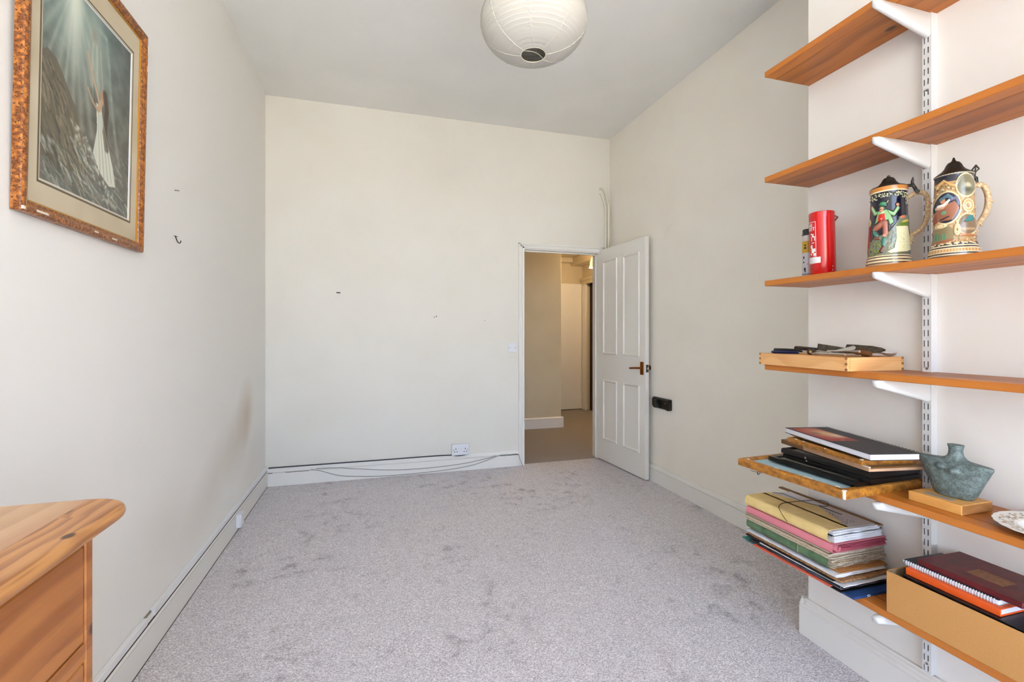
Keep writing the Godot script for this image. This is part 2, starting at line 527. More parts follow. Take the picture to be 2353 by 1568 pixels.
func build_room():
	# carpet: short twist pile, pinkish grey, scuffed
	var w := 1400; var h := 2048
	var cw := 3.06; var ch := 4.476
	var speck := Image.create_empty(w, h, false, Image.FORMAT_RGB8)
	var nbig := noise(0.012, 101, 4); var nmid := noise(0.06, 103, 3); var nstreak := noise(0.03, 107, 3)
	var r2 := RandomNumberGenerator.new(); r2.seed = 5
	var data := PackedByteArray(); data.resize(w * h * 3)
	var big := nbig.get_image(w / 4, h / 4); var mid := nmid.get_image(w / 2, h / 2); var stk := nstreak.get_image(w / 2, h / 2)
	var k := 0
	var prev := 0.0
	for y in h:
		for x in w:
			var b: float = big.get_pixel(x / 4, y / 4).r
			var m: float = mid.get_pixel(x / 2, y / 2).r
			var s: float = stk.get_pixel(x / 2, y / 2).r
			var scuff := smoothstep(0.42, 0.85, b) * smoothstep(0.40, 0.75, s) * (0.12 + 0.34 * smoothstep(0.35, 0.75, m)) + smoothstep(0.5, 0.9, m) * smoothstep(0.3, 0.6, s) * 0.12
			var g := r2.randf()
			var v := 0.90 + (g - 0.5) * 0.34 + (prev - 0.5) * 0.14 - scuff * 0.3
			prev = g
			data[k] = int(clampf(v * 0.910, 0, 1) * 255); data[k + 1] = int(clampf(v * 0.886, 0, 1) * 255); data[k + 2] = int(clampf(v * 0.897, 0, 1) * 255)
			k += 3
	speck = Image.create_from_data(w, h, false, Image.FORMAT_RGB8, data)
	var cm := mat("carpet", Color.WHITE, 0.95, tex(speck), 0.0, 0.2)
	bumpy(cm, cm.albedo_texture, 0.25)
	var fl := mb()
	cbox(fl, Vector3(XL - 0.12, -0.1, ZB - 0.025), Vector3(XR + 0.12, -0.002, ZN + 0.12), 0)
	quad(fl, Vector3(XL - 0.01, 0, ZB - 0.025), Vector3(XR + 0.01, 0, ZB - 0.025), Vector3(XR + 0.01, 0, ZN), Vector3(XL - 0.01, 0, ZN), Vector3.UP, [Vector2(0, 0), Vector2(1, 0), Vector2(1, (ZN - ZB) / ch), Vector2(0, (ZN - ZB) / ch)])
	struct("floor", fl, cm, "pinkish grey short-pile carpet covering the whole floor of the room", "carpet")
	# ceiling
	struct("ceiling", boxm(Vector3(XL - 0.12, HC, ZB - 0.12), Vector3(XR + 0.12, HC + 0.12, ZN + 0.12), 0), mats.ceiling_paint, "flat off-white painted ceiling above the paper lantern", "ceiling")
	# left wall, with the brown smudges near its far corner
	var sm := img(512, 320, Color.WHITE)
	for d in [[0.903, 0.775, 20, 26, 0.3, 0.36], [0.875, 0.825, 34, 22, -0.7, 0.26], [0.80, 0.86, 50, 20, -0.5, 0.2], [0.70, 0.875, 36, 26, 0.1, 0.12], [0.907, 0.80, 9, 20, 0.4, 0.22], [0.93, 0.9, 34, 26, 0.1, 0.1]]:
		dab(sm, Vector2(d[0] * 512, d[1] * 320), Vector2(d[2], d[3]), d[4], Color(0.80, 0.70, 0.60, d[5]), 1.0)
	var lm := mat("wall_left_paint", Color(0.945, 0.935, 0.912), 0.85, tex(sm))
	bumpy(lm, noise_tex(0.05, 3, Color.BLACK, Color.WHITE, 256, 4), 0.0)
	var wl := mb()
	cbox(wl, Vector3(XL - 0.12, 0, ZB - 0.12), Vector3(XL - 0.001, HC, ZN + 0.12), 0)
	quad(wl, Vector3(XL, HC, ZN), Vector3(XL, HC, ZB), Vector3(XL, 0, ZB), Vector3(XL, 0, ZN), Vector3.RIGHT)
	struct("wall_left", wl, lm, "long left wall in cream paint with faint brown smudges near the corner", "wall")
	# back wall with the door opening
	var wb := mb()
	cbox(wb, Vector3(XL - 0.12, 0, ZB - 0.12), Vector3(1.30, HC, ZB), 0)
	cbox(wb, Vector3(1.30, 2.03, ZB - 0.12), Vector3(2.12, HC, ZB), 0)
	cbox(wb, Vector3(2.12, 0, ZB - 0.12), Vector3(3.45, HC, ZB), 0)
	struct("wall_back", wb, mats.wall_paint, "bare cream back wall with the doorway at its right end", "wall")
	struct("wall_right", boxm(Vector3(XR, 0, ZB), Vector3(XR + 0.12, HC, ZN + 0.12), 0), mats.wall_paint_alcove_lit, "cream right-hand wall of the alcove beside the open door", "wall")
	struct("wall_breast", boxm(Vector3(XC, 0, ZC), Vector3(XR, HC, 0.35), 0.003), mats.wall_paint_pale, "projecting chimney breast wall that carries the shelves", "wall")
	# the wall behind the camera with its wide window
	var wn := mb()
	cbox(wn, Vector3(XL, 0, ZN), Vector3(-0.8, HC, ZN + 0.25), 0)
	cbox(wn, Vector3(1.45, 0, ZN), Vector3(XR, HC, ZN + 0.25), 0)
	cbox(wn, Vector3(-0.8, 0, ZN), Vector3(1.45, 0.45, ZN + 0.25), 0)
	cbox(wn, Vector3(-0.8, 2.8, ZN), Vector3(1.45, HC, ZN + 0.25), 0)
	struct("wall_near", wn, mats.wall_paint, "window wall of the room behind the camera", "wall")
	var wi := thing("window_1", "wide white sash window in the wall behind the camera", "window", Transform3D(), "", "structure")
	var fr := mb()
	for x in [-0.8, -0.067, 0.667, 1.40]: cbox(fr, Vector3(x, 0.45, ZN + 0.15), Vector3(x + 0.05, 2.8, ZN + 0.22))
	for y in [0.45, 1.6, 2.75]: cbox(fr, Vector3(-0.8, y, ZN + 0.152), Vector3(1.45, y + 0.05, ZN + 0.218))
	part("frame", fr, mats.gloss_white, wi)
	part("sill", boxm(Vector3(-0.85, 0.41, ZN - 0.06), Vector3(1.5, 0.45, ZN + 0.14)), mats.gloss_white, wi)
	var gm := mat("window_glass", Color(1, 1, 1, 0.05), 0.02)
	gm.transparency = BaseMaterial3D.TRANSPARENCY_ALPHA
	for x in [-0.75, -0.017, 0.717]:
		for y in [0.5, 1.65]:
			part("pane", boxm(Vector3(x, y, ZN + 0.183), Vector3(x + 0.683, y + 1.1, ZN + 0.187), 0), gm, wi)
	# skirting boards: a flat board, a groove and a rounded moulding on top
	var prof := [Vector2(0, 0), Vector2(0.020, 0), Vector2(0.020, 0.103), Vector2(0.015, 0.106), Vector2(0.022, 0.110), Vector2(0.023, 0.116), Vector2(0.019, 0.121), Vector2(0.013, 0.128), Vector2(0.010, 0.136), Vector2(0.009, 0.143), Vector2(0, 0.143)]
	struct("baseboard_left", skirt(prof, Vector3(XL, 0, ZN), Vector3(XL, 0, ZB), Vector3.RIGHT), mats.gloss_white, "worn white skirting board along the left wall", "skirting")
	struct("baseboard_back", skirt(prof, Vector3(XL, 0, ZB), Vector3(1.278, 0, ZB), Vector3(0, 0, 1)), mats.gloss_white, "white skirting board along the back wall under the cables", "skirting")
	struct("baseboard_right", skirt(prof, Vector3(XR, 0, ZB), Vector3(XR, 0, ZC), Vector3.LEFT), mats.gloss_white, "white skirting board of the alcove behind the open door", "skirting")
	part("floor_shade", boxm(Vector3(XL, 0, ZB), Vector3(XL + 0.0212, 0.0035, ZN), 0), mats.crack, get_node("baseboard_left"))  # dark strip painted as the shadow between skirting and carpet
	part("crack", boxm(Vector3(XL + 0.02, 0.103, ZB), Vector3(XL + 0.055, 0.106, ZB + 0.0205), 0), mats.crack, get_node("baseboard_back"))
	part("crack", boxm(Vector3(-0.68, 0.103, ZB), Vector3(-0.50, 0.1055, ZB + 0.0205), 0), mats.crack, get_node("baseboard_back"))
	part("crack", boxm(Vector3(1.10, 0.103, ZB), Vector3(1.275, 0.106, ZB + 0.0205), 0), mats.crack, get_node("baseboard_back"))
	var pb := [Vector2(0, 0), Vector2(0.022, 0), Vector2(0.022, 0.104), Vector2(0.0225, 0.109), Vector2(0.019, 0.112), Vector2(0.020, 0.114), Vector2(0.021, 0.124), Vector2(0.015, 0.130), Vector2(0.015, 0.136), Vector2(0.010, 0.141), Vector2(0.009, 0.148), Vector2(0, 0.148)]
	var sb := skirt(pb, Vector3(XC, 0, ZC - 0.02), Vector3(XC, 0, 0.37), Vector3.LEFT)
	var s2 := skirt(pb, Vector3(XC - 0.02, 0, ZC), Vector3(XR, 0, ZC), Vector3(0, 0, -1))
	sb.append_from(s2.commit(), 0, Transform3D())
	struct("baseboard_breast", sb, mats.gloss_white, "white moulded skirting board round the foot of the chimney breast", "skirting")

func skirt(prof: Array, a: Vector3, b: Vector3, out: Vector3) -> SurfaceTool:
	var st := mb()
	for i in prof.size() - 1:
		var p: Vector2 = prof[i]; var q: Vector2 = prof[i + 1]
		var s := (q - p).normalized()
		var n := out * s.y + Vector3.UP * -s.x
		quad(st, a + out * p.x + Vector3.UP * p.y, b + out * p.x + Vector3.UP * p.y, b + out * q.x + Vector3.UP * q.y, a + out * q.x + Vector3.UP * q.y, n)
	var pk := PackedVector2Array(prof)
	var ids := Geometry2D.triangulate_polygon(pk)
	for k in range(0, ids.size(), 3):
		for e in [a, b]:
			var n: Vector3 = (a - b).normalized() if e == a else (b - a).normalized()
			var t := []
			for m in 3: t.append(e + out * pk[ids[k + m]].x + Vector3.UP * pk[ids[k + m]].y)
			tri(st, t[0], t[1], t[2], n, n, n)
	return st

func build_hall():
	var hc := mat("hall_carpet", Color.WHITE, 0.95, noise_tex(0.2, 111, Color(0.52, 0.49, 0.47), Color(0.70, 0.67, 0.65), 256, 3), 3.0, 0.2)
	struct("floor_hall", boxm(Vector3(0.9, -0.1, -7.1), Vector3(4.0, -0.002, ZB - 0.027), 0), hc, "brown carpet of the hallway beyond the doorway", "carpet")
	struct("ceiling_hall", boxm(Vector3(0.9, 2.43, -7.1), Vector3(4.0, 2.55, ZB - 0.12), 0), mats.hall_paint, "low hallway ceiling seen through the top of the doorway", "ceiling")
	struct("wall_hall_front", boxm(Vector3(0.9, 0, -7.1), Vector3(2.335, 2.43, -5.65), 0.003), mats.hall_paint, "lamp-lit cream hallway wall facing the doorway", "wall")
	struct("wall_hall_left", boxm(Vector3(0.8, 0, -5.65), Vector3(0.9, 2.43, ZB - 0.12), 0), mats.hall_paint, "left end wall of the hallway", "wall")
	struct("wall_hall_end", boxm(Vector3(2.3, 0, -7.1), Vector3(4.0, 2.43, -6.95), 0), mats.hall_paint, "end wall of the hallway above the flush door", "wall")
	var wr := mb()
	cbox(wr, Vector3(3.24, 0, -6.95), Vector3(3.36, 2.43, -6.80), 0)
	cbox(wr, Vector3(3.24, 2.03, -6.80), Vector3(3.36, 2.43, -5.95), 0)
	cbox(wr, Vector3(3.24, 0, -5.95), Vector3(3.36, 2.43, ZB - 0.12), 0)
	struct("wall_hall_right", wr, mats.hall_paint, "right wall of the hallway with a dark doorway", "wall")
	mat("doorway_shade_red", Color(0.16, 0.06, 0.035), 0.5)  # dark colour stands in for the unlit room beyond the doorway
	var rr := mb()
	cbox(rr, Vector3(3.30, 0, -6.95), Vector3(3.35, 2.05, -5.8), 0)
	struct("added_dark_panel", rr, mats.doorway_shade_red, "dark red-brown panel added to darken the doorway down the hall", "wall")
	# skirting of the facing hall wall, round its corner
	var prof := [Vector2(0, 0), Vector2(0.022, 0), Vector2(0.022, 0.108), Vector2(0.017, 0.112), Vector2(0.022, 0.117), Vector2(0.021, 0.126), Vector2(0.010, 0.136), Vector2(0, 0.138)]
	var s := skirt(prof, Vector3(0.9, 0, -5.65), Vector3(2.36, 0, -5.65), Vector3(0, 0, 1))
	s.append_from(skirt(prof, Vector3(2.335, 0, -5.63), Vector3(2.335, 0, -6.95), Vector3.RIGHT).commit(), 0, Transform3D())
	struct("baseboard_hall", s, mats.gloss_white, "cream skirting board at the foot of the lamp-lit hallway wall", "skirting")
	# cornices
	var co := mb()
	cbox(co, Vector3(2.335, 2.345, -6.95), Vector3(3.06, 2.43, -6.86), 0.01)
	cbox(co, Vector3(3.03, 2.30, -6.95), Vector3(3.24, 2.43, -5.0), 0.012)
	struct("trim_hall", co, mats.hall_paint, "boxed cornice along the hallway ceiling", "cornice")
	# flush white door at the end
	var d := thing("door_2", "plain white flush door at the far end of the hallway", "door", Transform3D(), "", "structure")
	part("leaf", boxm(Vector3(2.345, 0.01, -6.93), Vector3(3.20, 2.01, -6.885), 0.003), mats.door_white, d)
	# casing of the dark doorway on the right
	var t := thing("trim_1", "white moulded casing round the dark doorway down the hall", "door casing", Transform3D(), "", "structure")
	part("jamb", boxm(Vector3(3.205, 0, -6.90), Vector3(3.245, 2.03, -6.76), 0.004), mats.gloss_white, t)
	var hd := mb()
	cbox(hd, Vector3(3.2, 2.0, -6.93), Vector3(3.245, 2.07, -5.9), 0.004)
	cbox(hd, Vector3(3.185, 2.05, -6.95), Vector3(3.245, 2.11, -5.88), 0.012)
	part("head_moulding", hd, mats.hall_paint, t)
	# lamp: a bell shade of lit opal glass under a dark cap
	var at := Vector3(2.80, 2.085, -5.62)
	var l := thing("hall_lamp", "lit opal glass bell shade hanging from the hallway ceiling", "lamp", Transform3D(Basis(), at))
	var sh := mb()
	lathe(sh, [Vector2(0.078, 0), Vector2(0.072, 0.012), Vector2(0.066, 0.035), Vector2(0.062, 0.07), Vector2(0.054, 0.105), Vector2(0.040, 0.135), Vector2(0.020, 0.155), Vector2(0.012, 0.16)], 32)
	var gm := mat("lit_opal", Color(0.95, 0.9, 0.78), 0.4)
	gm.emission_enabled = true
	gm.emission = Color(1.0, 0.82, 0.56)
	gm.emission_energy_multiplier = 1.3
	part("shade", sh, gm, l)
	var cp := mb()
	lathe(cp, [Vector2(0.014, 0.155), Vector2(0.026, 0.158), Vector2(0.022, 0.185), Vector2(0.008, 0.2), Vector2(0.005, 0.205), Vector2(0.005, 0.33), Vector2(0.04, 0.335), Vector2(0.045, 0.345)], 20)
	part("cap", cp, mats.wire_dark, l)
	var ol := OmniLight3D.new()
	ol.name = "hall_lamp_light"
	ol.position = at + Vector3(0, 0.07, 0)
	ol.light_color = Color(1.0, 0.88, 0.72)
	ol.light_energy = 0.56
	ol.light_size = 0.04
	ol.omni_range = 10
	ol.omni_attenuation = 2
	ol.shadow_enabled = true
	add_child(ol)

func build_door():
	# casing
	var t := thing("trim_2", "white moulded architrave framing the doorway in the back wall", "architrave", Transform3D(), "", "structure")
	var prof := [[0.0, 0.012, 0.014], [0.014, 0.020, 0.018], [0.036, 0.055, 0.024]]
	var x0 := 1.2775; var xi := 1.3325
	var lj := mb()
	cbox(lj, Vector3(x0, 0, ZB), Vector3(x0 + 0.018, 2.053, ZB + 0.020), 0.004)
	cbox(lj, Vector3(x0 + 0.018, 0, ZB), Vector3(x0 + 0.034, 2.037, ZB + 0.013), 0.002)
	cbox(lj, Vector3(x0 + 0.034, 0, ZB), Vector3(xi, 2.02, ZB + 0.018), 0.003)
	part("side", lj, mats.gloss_white, t)
	var rj := mb()
	cbox(rj, Vector3(2.127, 0, ZB), Vector3(2.145, 2.053, ZB + 0.020), 0.004)
	cbox(rj, Vector3(2.112, 0, ZB), Vector3(2.127, 2.037, ZB + 0.013), 0.002)
	part("side", rj, mats.gloss_white, t)
	var hd := mb()
	cbox(hd, Vector3(x0, 2.036, ZB), Vector3(2.145, 2.053, ZB + 0.020), 0.004)
	cbox(hd, Vector3(x0 + 0.018, 2.020, ZB), Vector3(2.127, 2.036, ZB + 0.013), 0.002)
	cbox(hd, Vector3(x0 + 0.034, 2.003, ZB), Vector3(2.112, 2.020, ZB + 0.018), 0.003)
	part("head", hd, mats.gloss_white, t)
	var ln := mb()
	cbox(ln, Vector3(1.30, 0, ZB - 0.125), Vector3(1.328, 2.003, ZB + 0.004), 0.002)
	cbox(ln, Vector3(2.090, 0, ZB - 0.125), Vector3(2.12, 2.003, ZB - 0.002), 0.002)
	cbox(ln, Vector3(1.30, 1.994, ZB - 0.125), Vector3(2.12, 2.03, ZB + 0.004), 0.002)
	cbox(ln, Vector3(1.328, 0, ZB - 0.06), Vector3(1.340, 1.994, ZB - 0.040), 0.001)
	cbox(ln, Vector3(2.078, 0, ZB - 0.06), Vector3(2.090, 1.994, ZB - 0.040), 0.001)
	cbox(ln, Vector3(1.328, 1.982, ZB - 0.06), Vector3(2.090, 1.994, ZB - 0.040), 0.001)
	part("lining", ln, mats.gloss_white, t)
	part("strike_plate", boxm(Vector3(1.3275, 0.88, ZB - 0.035), Vector3(1.3295, 0.98, ZB - 0.005), 0), mats.brass, t)
	# the leaf, hung on the right and swung into the room; local x from the hinge to the free edge, y up, z through the thickness
	var a := Vector3(0.054, 0, 0.744).normalized()
	var zx := a.cross(Vector3.UP)
	var d := thing("door_1", "white four-panel door standing open against the right-hand alcove", "door", Transform3D(Basis(a, Vector3.UP, zx), Vector3(2.0909, 0, -4.1277)), "", "structure")
	var dep := -0.036 if zx.x < 0 else 0.036
	part("leaf", boxm(Vector3(0, 0.008, 0), Vector3(0.746, 2.02, dep), 0.002), mats.door_white, d)
	var o := -signf(dep)
	for q in [[0.095, 0.331, 1.022, 1.906], [0.427, 0.667, 1.022, 1.906], [0.095, 0.331, 0.211, 0.779], [0.427, 0.667, 0.211, 0.779]]:
		var m := mb()
		var wd := 0.021
		var pr := [Vector2(0, 0), Vector2(0.002, 0.006), Vector2(0.006, 0.010), Vector2(0.011, 0.010), Vector2(0.016, 0.006), Vector2(0.018, 0.003), Vector2(0.021, 0)]
		for k in 4:
			m.append_from(frame_side(k, q[1] - q[0], q[3] - q[2], pr).commit(), 0, Transform3D(Basis(Vector3.RIGHT, Vector3(0, 0, o), Vector3.DOWN), Vector3(q[0], q[3], 0)))
		part("panel_moulding", m, mats.door_white, d)
	part("handle_plate", boxm(Vector3(0.682, 0.872, 0), Vector3(0.724, 0.980, o * 0.007), 0.002), mats.brass, d)
	var lv := mb()
	tube(lv, smooth_path([Vector3(0.705, 0.929, 0), Vector3(0.705, 0.929, o * 0.03), Vector3(0.698, 0.929, o * 0.048), Vector3(0.66, 0.927, o * 0.052), Vector3(0.60, 0.922, o * 0.05)], 5), 0.0085, 10)
	part("lever", lv, mats.brass, d)
	var lt := part("latch_plate", boxm(Vector3(0.7455, 0.895, dep * 0.15), Vector3(0.7475, 0.958, dep * 0.82), 0), mats.steel_dull, d)
	part("latch_bolt", boxm(Vector3(0.746, 0.918, dep * 0.35), Vector3(0.756, 0.934, dep * 0.68), 0.002), mats.steel, lt)
	var kb := mb()
	lathe(kb, [Vector2(0.010, 0), Vector2(0.010, 0.03), Vector2(0.024, 0.038), Vector2(0.026, 0.05), Vector2(0.018, 0.058), Vector2(0, 0.06)], 20)
	part("knob", kb, mats.brass, d, Transform3D(Basis(Vector3.RIGHT, Vector3(0, 0, -o), Vector3(0, o, 0)), Vector3(0.705, 0.929, dep)))

# ------------------------------------------------------------------ small things on the walls
func build_wall_fittings():
	# light switch
	var s := thing("light_switch", "white single light switch on the back wall beside the door", "switch", Transform3D(Basis(), Vector3(1.2168, 1.085, ZB)))
	part("plate", boxm(Vector3(-0.043, -0.043, 0), Vector3(0.043, 0.043, 0.009), 0.003), mats.plastic_white, s)
	part("rocker", boxm(Vector3(-0.010, -0.014, 0.006), Vector3(0.010, 0.014, 0.0125), 0.002), mats.plastic_white, s, Transform3D(Basis(Vector3.RIGHT, 0.08), Vector3.ZERO))
	for x in [-0.03, 0.03]:
		part("screw", disc(Vector3(x, 0.0, 0.0095), 0.0034), mats.dark_hole, s)
	# double socket
	var k := thing("double_socket", "white double wall socket sitting on the skirting of the back wall", "socket", Transform3D(Basis(), Vector3(0.735, 0.191, ZB)))
	part("back_box", boxm(Vector3(-0.073, -0.044, 0), Vector3(0.073, 0.044, 0.024), 0.003), mats.plastic_white, k)
	var pl := part("plate", boxm(Vector3(-0.078, -0.050, 0.022), Vector3(0.078, 0.050, 0.032), 0.003), mats.plastic_white, k)
	for sx in [-1.0, 1.0]:
		var hm := mb()
		for p in [[0.042, 0.006, 0.0030, 0.0052], [0.031, -0.018, 0.0042, 0.0032], [0.053, -0.018, 0.0042, 0.0032]]:
			cbox(hm, Vector3(sx * p[0] - p[2], p[1] - p[3], 0.030), Vector3(sx * p[0] + p[2], p[1] + p[3], 0.0325), 0)
		hm.append_from(disc(Vector3(sx * 0.063, -0.003, 0.0325), 0.0035).commit(), 0, Transform3D())
		part("pin_holes", hm, mats.dark_hole, pl)
		part("rocker", boxm(Vector3(sx * 0.010 - 0.007, -0.006, 0.030), Vector3(sx * 0.010 + 0.007, 0.016, 0.0355), 0.002), mats.plastic_white, pl)
	# dark flex lying on the skirting
	var c := mb()
	tube(c, smooth_path([Vector3(-0.80, 0.149, -4.098), Vector3(-0.4, 0.149, -4.0975), Vector3(0.1, 0.148, -4.098), Vector3(0.45, 0.149, -4.0975), Vector3(0.64, 0.146, -4.097), Vector3(0.70, 0.139, -4.094), Vector3(0.76, 0.140, -4.094), Vector3(0.81, 0.146, -4.10)], 6), 0.0048, 8)
	one("power_flex", c, mats.cable_grey, "dark grey flex lying along the skirting to the double socket", "cable")
	var paths := [
		[[-0.49, 0.115, -4.094], [-0.42, 0.098, -4.0945], [-0.27, 0.046, -4.0945], [-0.10, 0.024, -4.0945], [0.1, 0.012, -4.0945], [0.36, 0.012, -4.0945], [0.62, 0.020, -4.0945], [0.82, 0.040, -4.0945], [0.94, 0.066, -4.0945], [1.02, 0.090, -4.0945], [1.1, 0.112, -4.0935], [1.19, 0.112, -4.0935], [1.265, 0.110, -4.0925], [1.285, 0.06, -4.092], [1.31, 0.004, -4.092]],
		[[-0.45, 0.119, -4.094], [-0.29, 0.113, -4.0935], [-0.2, 0.099, -4.0945], [-0.10, 0.086, -4.0945], [0.08, 0.064, -4.0945], [0.25, 0.052, -4.0945], [0.45, 0.050, -4.0945], [0.63, 0.055, -4.0945], [0.8, 0.068, -4.0945], [0.93, 0.086, -4.0945], [1.03, 0.103, -4.0945], [1.06, 0.112, -4.0940]]]
	var lab := ["lower thin white cable drooping across the back skirting to the carpet", "upper thin white cable sagging across the middle of the back skirting"]
	for i in 2:
		var t := mb()
		var pp := []
		for q in paths[i]: pp.append(Vector3(q[0], q[1], q[2]))
		tube(t, smooth_path(pp, 5), 0.0024, 6)
		one("thin_cable", t, mats.cable_white_shaded, lab[i], "cable", Transform3D(), "cables on the back skirting")
	# trunking along the left skirting
	var tr := thing("cable_trunking", "white strip of cable trunking along the top of the left skirting, chipped midway", "trunking")
	part("strip", boxm(Vector3(XL, 0.126, -4.09), Vector3(XL + 0.018, 0.154, -2.12), 0.002), mats.trunking, tr)
	part("strip", boxm(Vector3(XL, 0.126, -2.06), Vector3(XL + 0.018, 0.154, ZN), 0.002), mats.trunking, tr)
	part("broken_end", boxm(Vector3(XL, 0.126, -2.12), Vector3(XL + 0.006, 0.150, -2.06), 0.001), mats.mount_grey, tr)
	part("gap_shade", boxm(Vector3(XL, 0.1235, -4.09), Vector3(XL + 0.0195, 0.1262, ZN), 0), mats.crack, tr)  # dark strip painted as the shadow line under the trunking
	var jb := thing("junction_box", "small white junction box on the left skirting board", "junction box", Transform3D(Basis(), Vector3(-0.807, 0.07, -3.243)))
	part("body", boxm(Vector3(0, -0.042, -0.036), Vector3(0.026, 0.040, 0.036), 0.003), mats.plastic_white, jb)
	part("lid", boxm(Vector3(0.024, -0.040, -0.034), Vector3(0.031, 0.038, 0.034), 0.003), mats.plastic_white, jb)
	# picture hooks, nails and holes
	var hk := mb()
	tube(hk, smooth_path([Vector3(0.001, 0.012, 0), Vector3(0.004, 0, -0.003), Vector3(0.010, -0.016, -0.004), Vector3(0.018, -0.018, -0.004), Vector3(0.021, -0.008, -0.004)], 4), 0.0022, 6)
	tube(hk, [Vector3(0.001, 0.009, 0.012), Vector3(0.006, 0.010, -0.012)], 0.0015, 6)
	one("picture_hook", hk, mats.wire_dark, "small bent brass picture hook on the left wall right of the picture", "hook", Transform3D(Basis(), Vector3(XL, 1.628, -2.3593)))
	var n1 := mb(); tube(n1, [Vector3(0, 0, 0.004), Vector3(0.014, 0.002, -0.006)], 0.0012, 6)
	one("nail", n1, mats.wire_dark, "tiny nail high on the left wall above the picture hook", "nail", Transform3D(Basis(), Vector3(XL, 1.8358, -2.3593)))
	var n2 := mb(); tube(n2, [Vector3(-0.012, 0.001, 0), Vector3(0.016, -0.001, 0.012)], 0.0042, 8)
	one("nail", n2, mats.wire_dark, "stubby bent nail in the middle of the back wall, left of the two screw holes", "nail", Transform3D(Basis(), Vector3(-0.2832, 1.5535, ZB)))
	for q in [[0.525, 1.366, 0.0048, "upper of the two dark screw holes in the back wall"], [0.508, 1.358, 0.0042, "lower left of the two dark screw holes in the back wall"], [0.9608, 1.3329, 0.0032, "single faint screw hole in the back wall near the switch"]]:
		one("screw_hole", disc(Vector3(q[0], q[1], ZB + 0.0008), q[2]), mats.dark_hole, q[3], "hole", Transform3D(), "holes in the back wall")
	# two painted pipes in the corner above the door
	var pip := mat("pipe_paint", Color(0.9, 0.88, 0.8), 0.4)
	var pa := mb()
	tube(pa, smooth_path([Vector3(2.160, 2.040, -4.098), Vector3(2.158, 2.2, -4.098), Vector3(2.156, 2.43, -4.098), Vector3(2.140, 2.50, -4.10), Vector3(2.120, 2.555, -4.107), Vector3(2.108, 2.575, -4.122)], 6), 0.0085, 10)
	one("pipe", pa, pip, "left one of two thin white pipes above the door", "pipe", Transform3D(), "pipes above the door")
	var pc := mb()
	tube(pc, smooth_path([Vector3(2.172, 2.040, -4.070), Vector3(2.174, 2.2, -4.070), Vector3(2.176, 2.43, -4.070), Vector3(2.160, 2.52, -4.073), Vector3(2.140, 2.60, -4.082), Vector3(2.120, 2.622, -4.10), Vector3(2.105, 2.622, -4.122)], 6), 0.0085, 10)
	one("pipe", pc, pip, "right one of two thin white pipes above the door, bent at the top", "pipe", Transform3D(), "pipes above the door")
	# black box on the alcove wall
	var b := thing("black_wall_unit", "small black control box on the alcove wall beside the door edge", "control box", Transform3D(Basis(Vector3(0, 0, 1), Vector3.UP, Vector3.LEFT), Vector3(XR, 0.655, -3.237)))
	part("base_plate", boxm(Vector3(-0.112, -0.040, 0), Vector3(0.118, 0.046, 0.026), 0.006), mats.black_plastic, b)
	part("top_rail", boxm(Vector3(-0.105, 0.028, 0.02), Vector3(0.112, 0.042, 0.034), 0.005), mats.black_plastic, b)
	var kn := mb(); lathe(kn, [Vector2(0.034, 0), Vector2(0.034, 0.02), Vector2(0.031, 0.028), Vector2(0.0, 0.03)], 28)
	part("dial", kn, mats.black_plastic, b, Transform3D(Basis(Vector3.RIGHT, PI / 2), Vector3(-0.045, -0.002, 0.026)))
	part("side_tab", boxm(Vector3(-0.135, -0.026, 0), Vector3(-0.108, 0.028, 0.018), 0.004), mats.black_plastic, b)
	part("end_cap", boxm(Vector3(0.078, -0.042, 0.02), Vector3(0.116, 0.030, 0.036), 0.006), mats.black_plastic, b)
	part("screw", disc(Vector3(0.06, 0.012, 0.0268), 0.004), mats.steel, b)

func disc(c: Vector3, r: float) -> SurfaceTool:
	var st := mb()
	for j in 14:
		var a := TAU * j / 14; var b := TAU * (j + 1) / 14
		tri(st, c, c + Vector3(cos(a), sin(a), 0) * r, c + Vector3(cos(b), sin(b), 0) * r, Vector3.BACK, Vector3.BACK, Vector3.BACK)
	return st

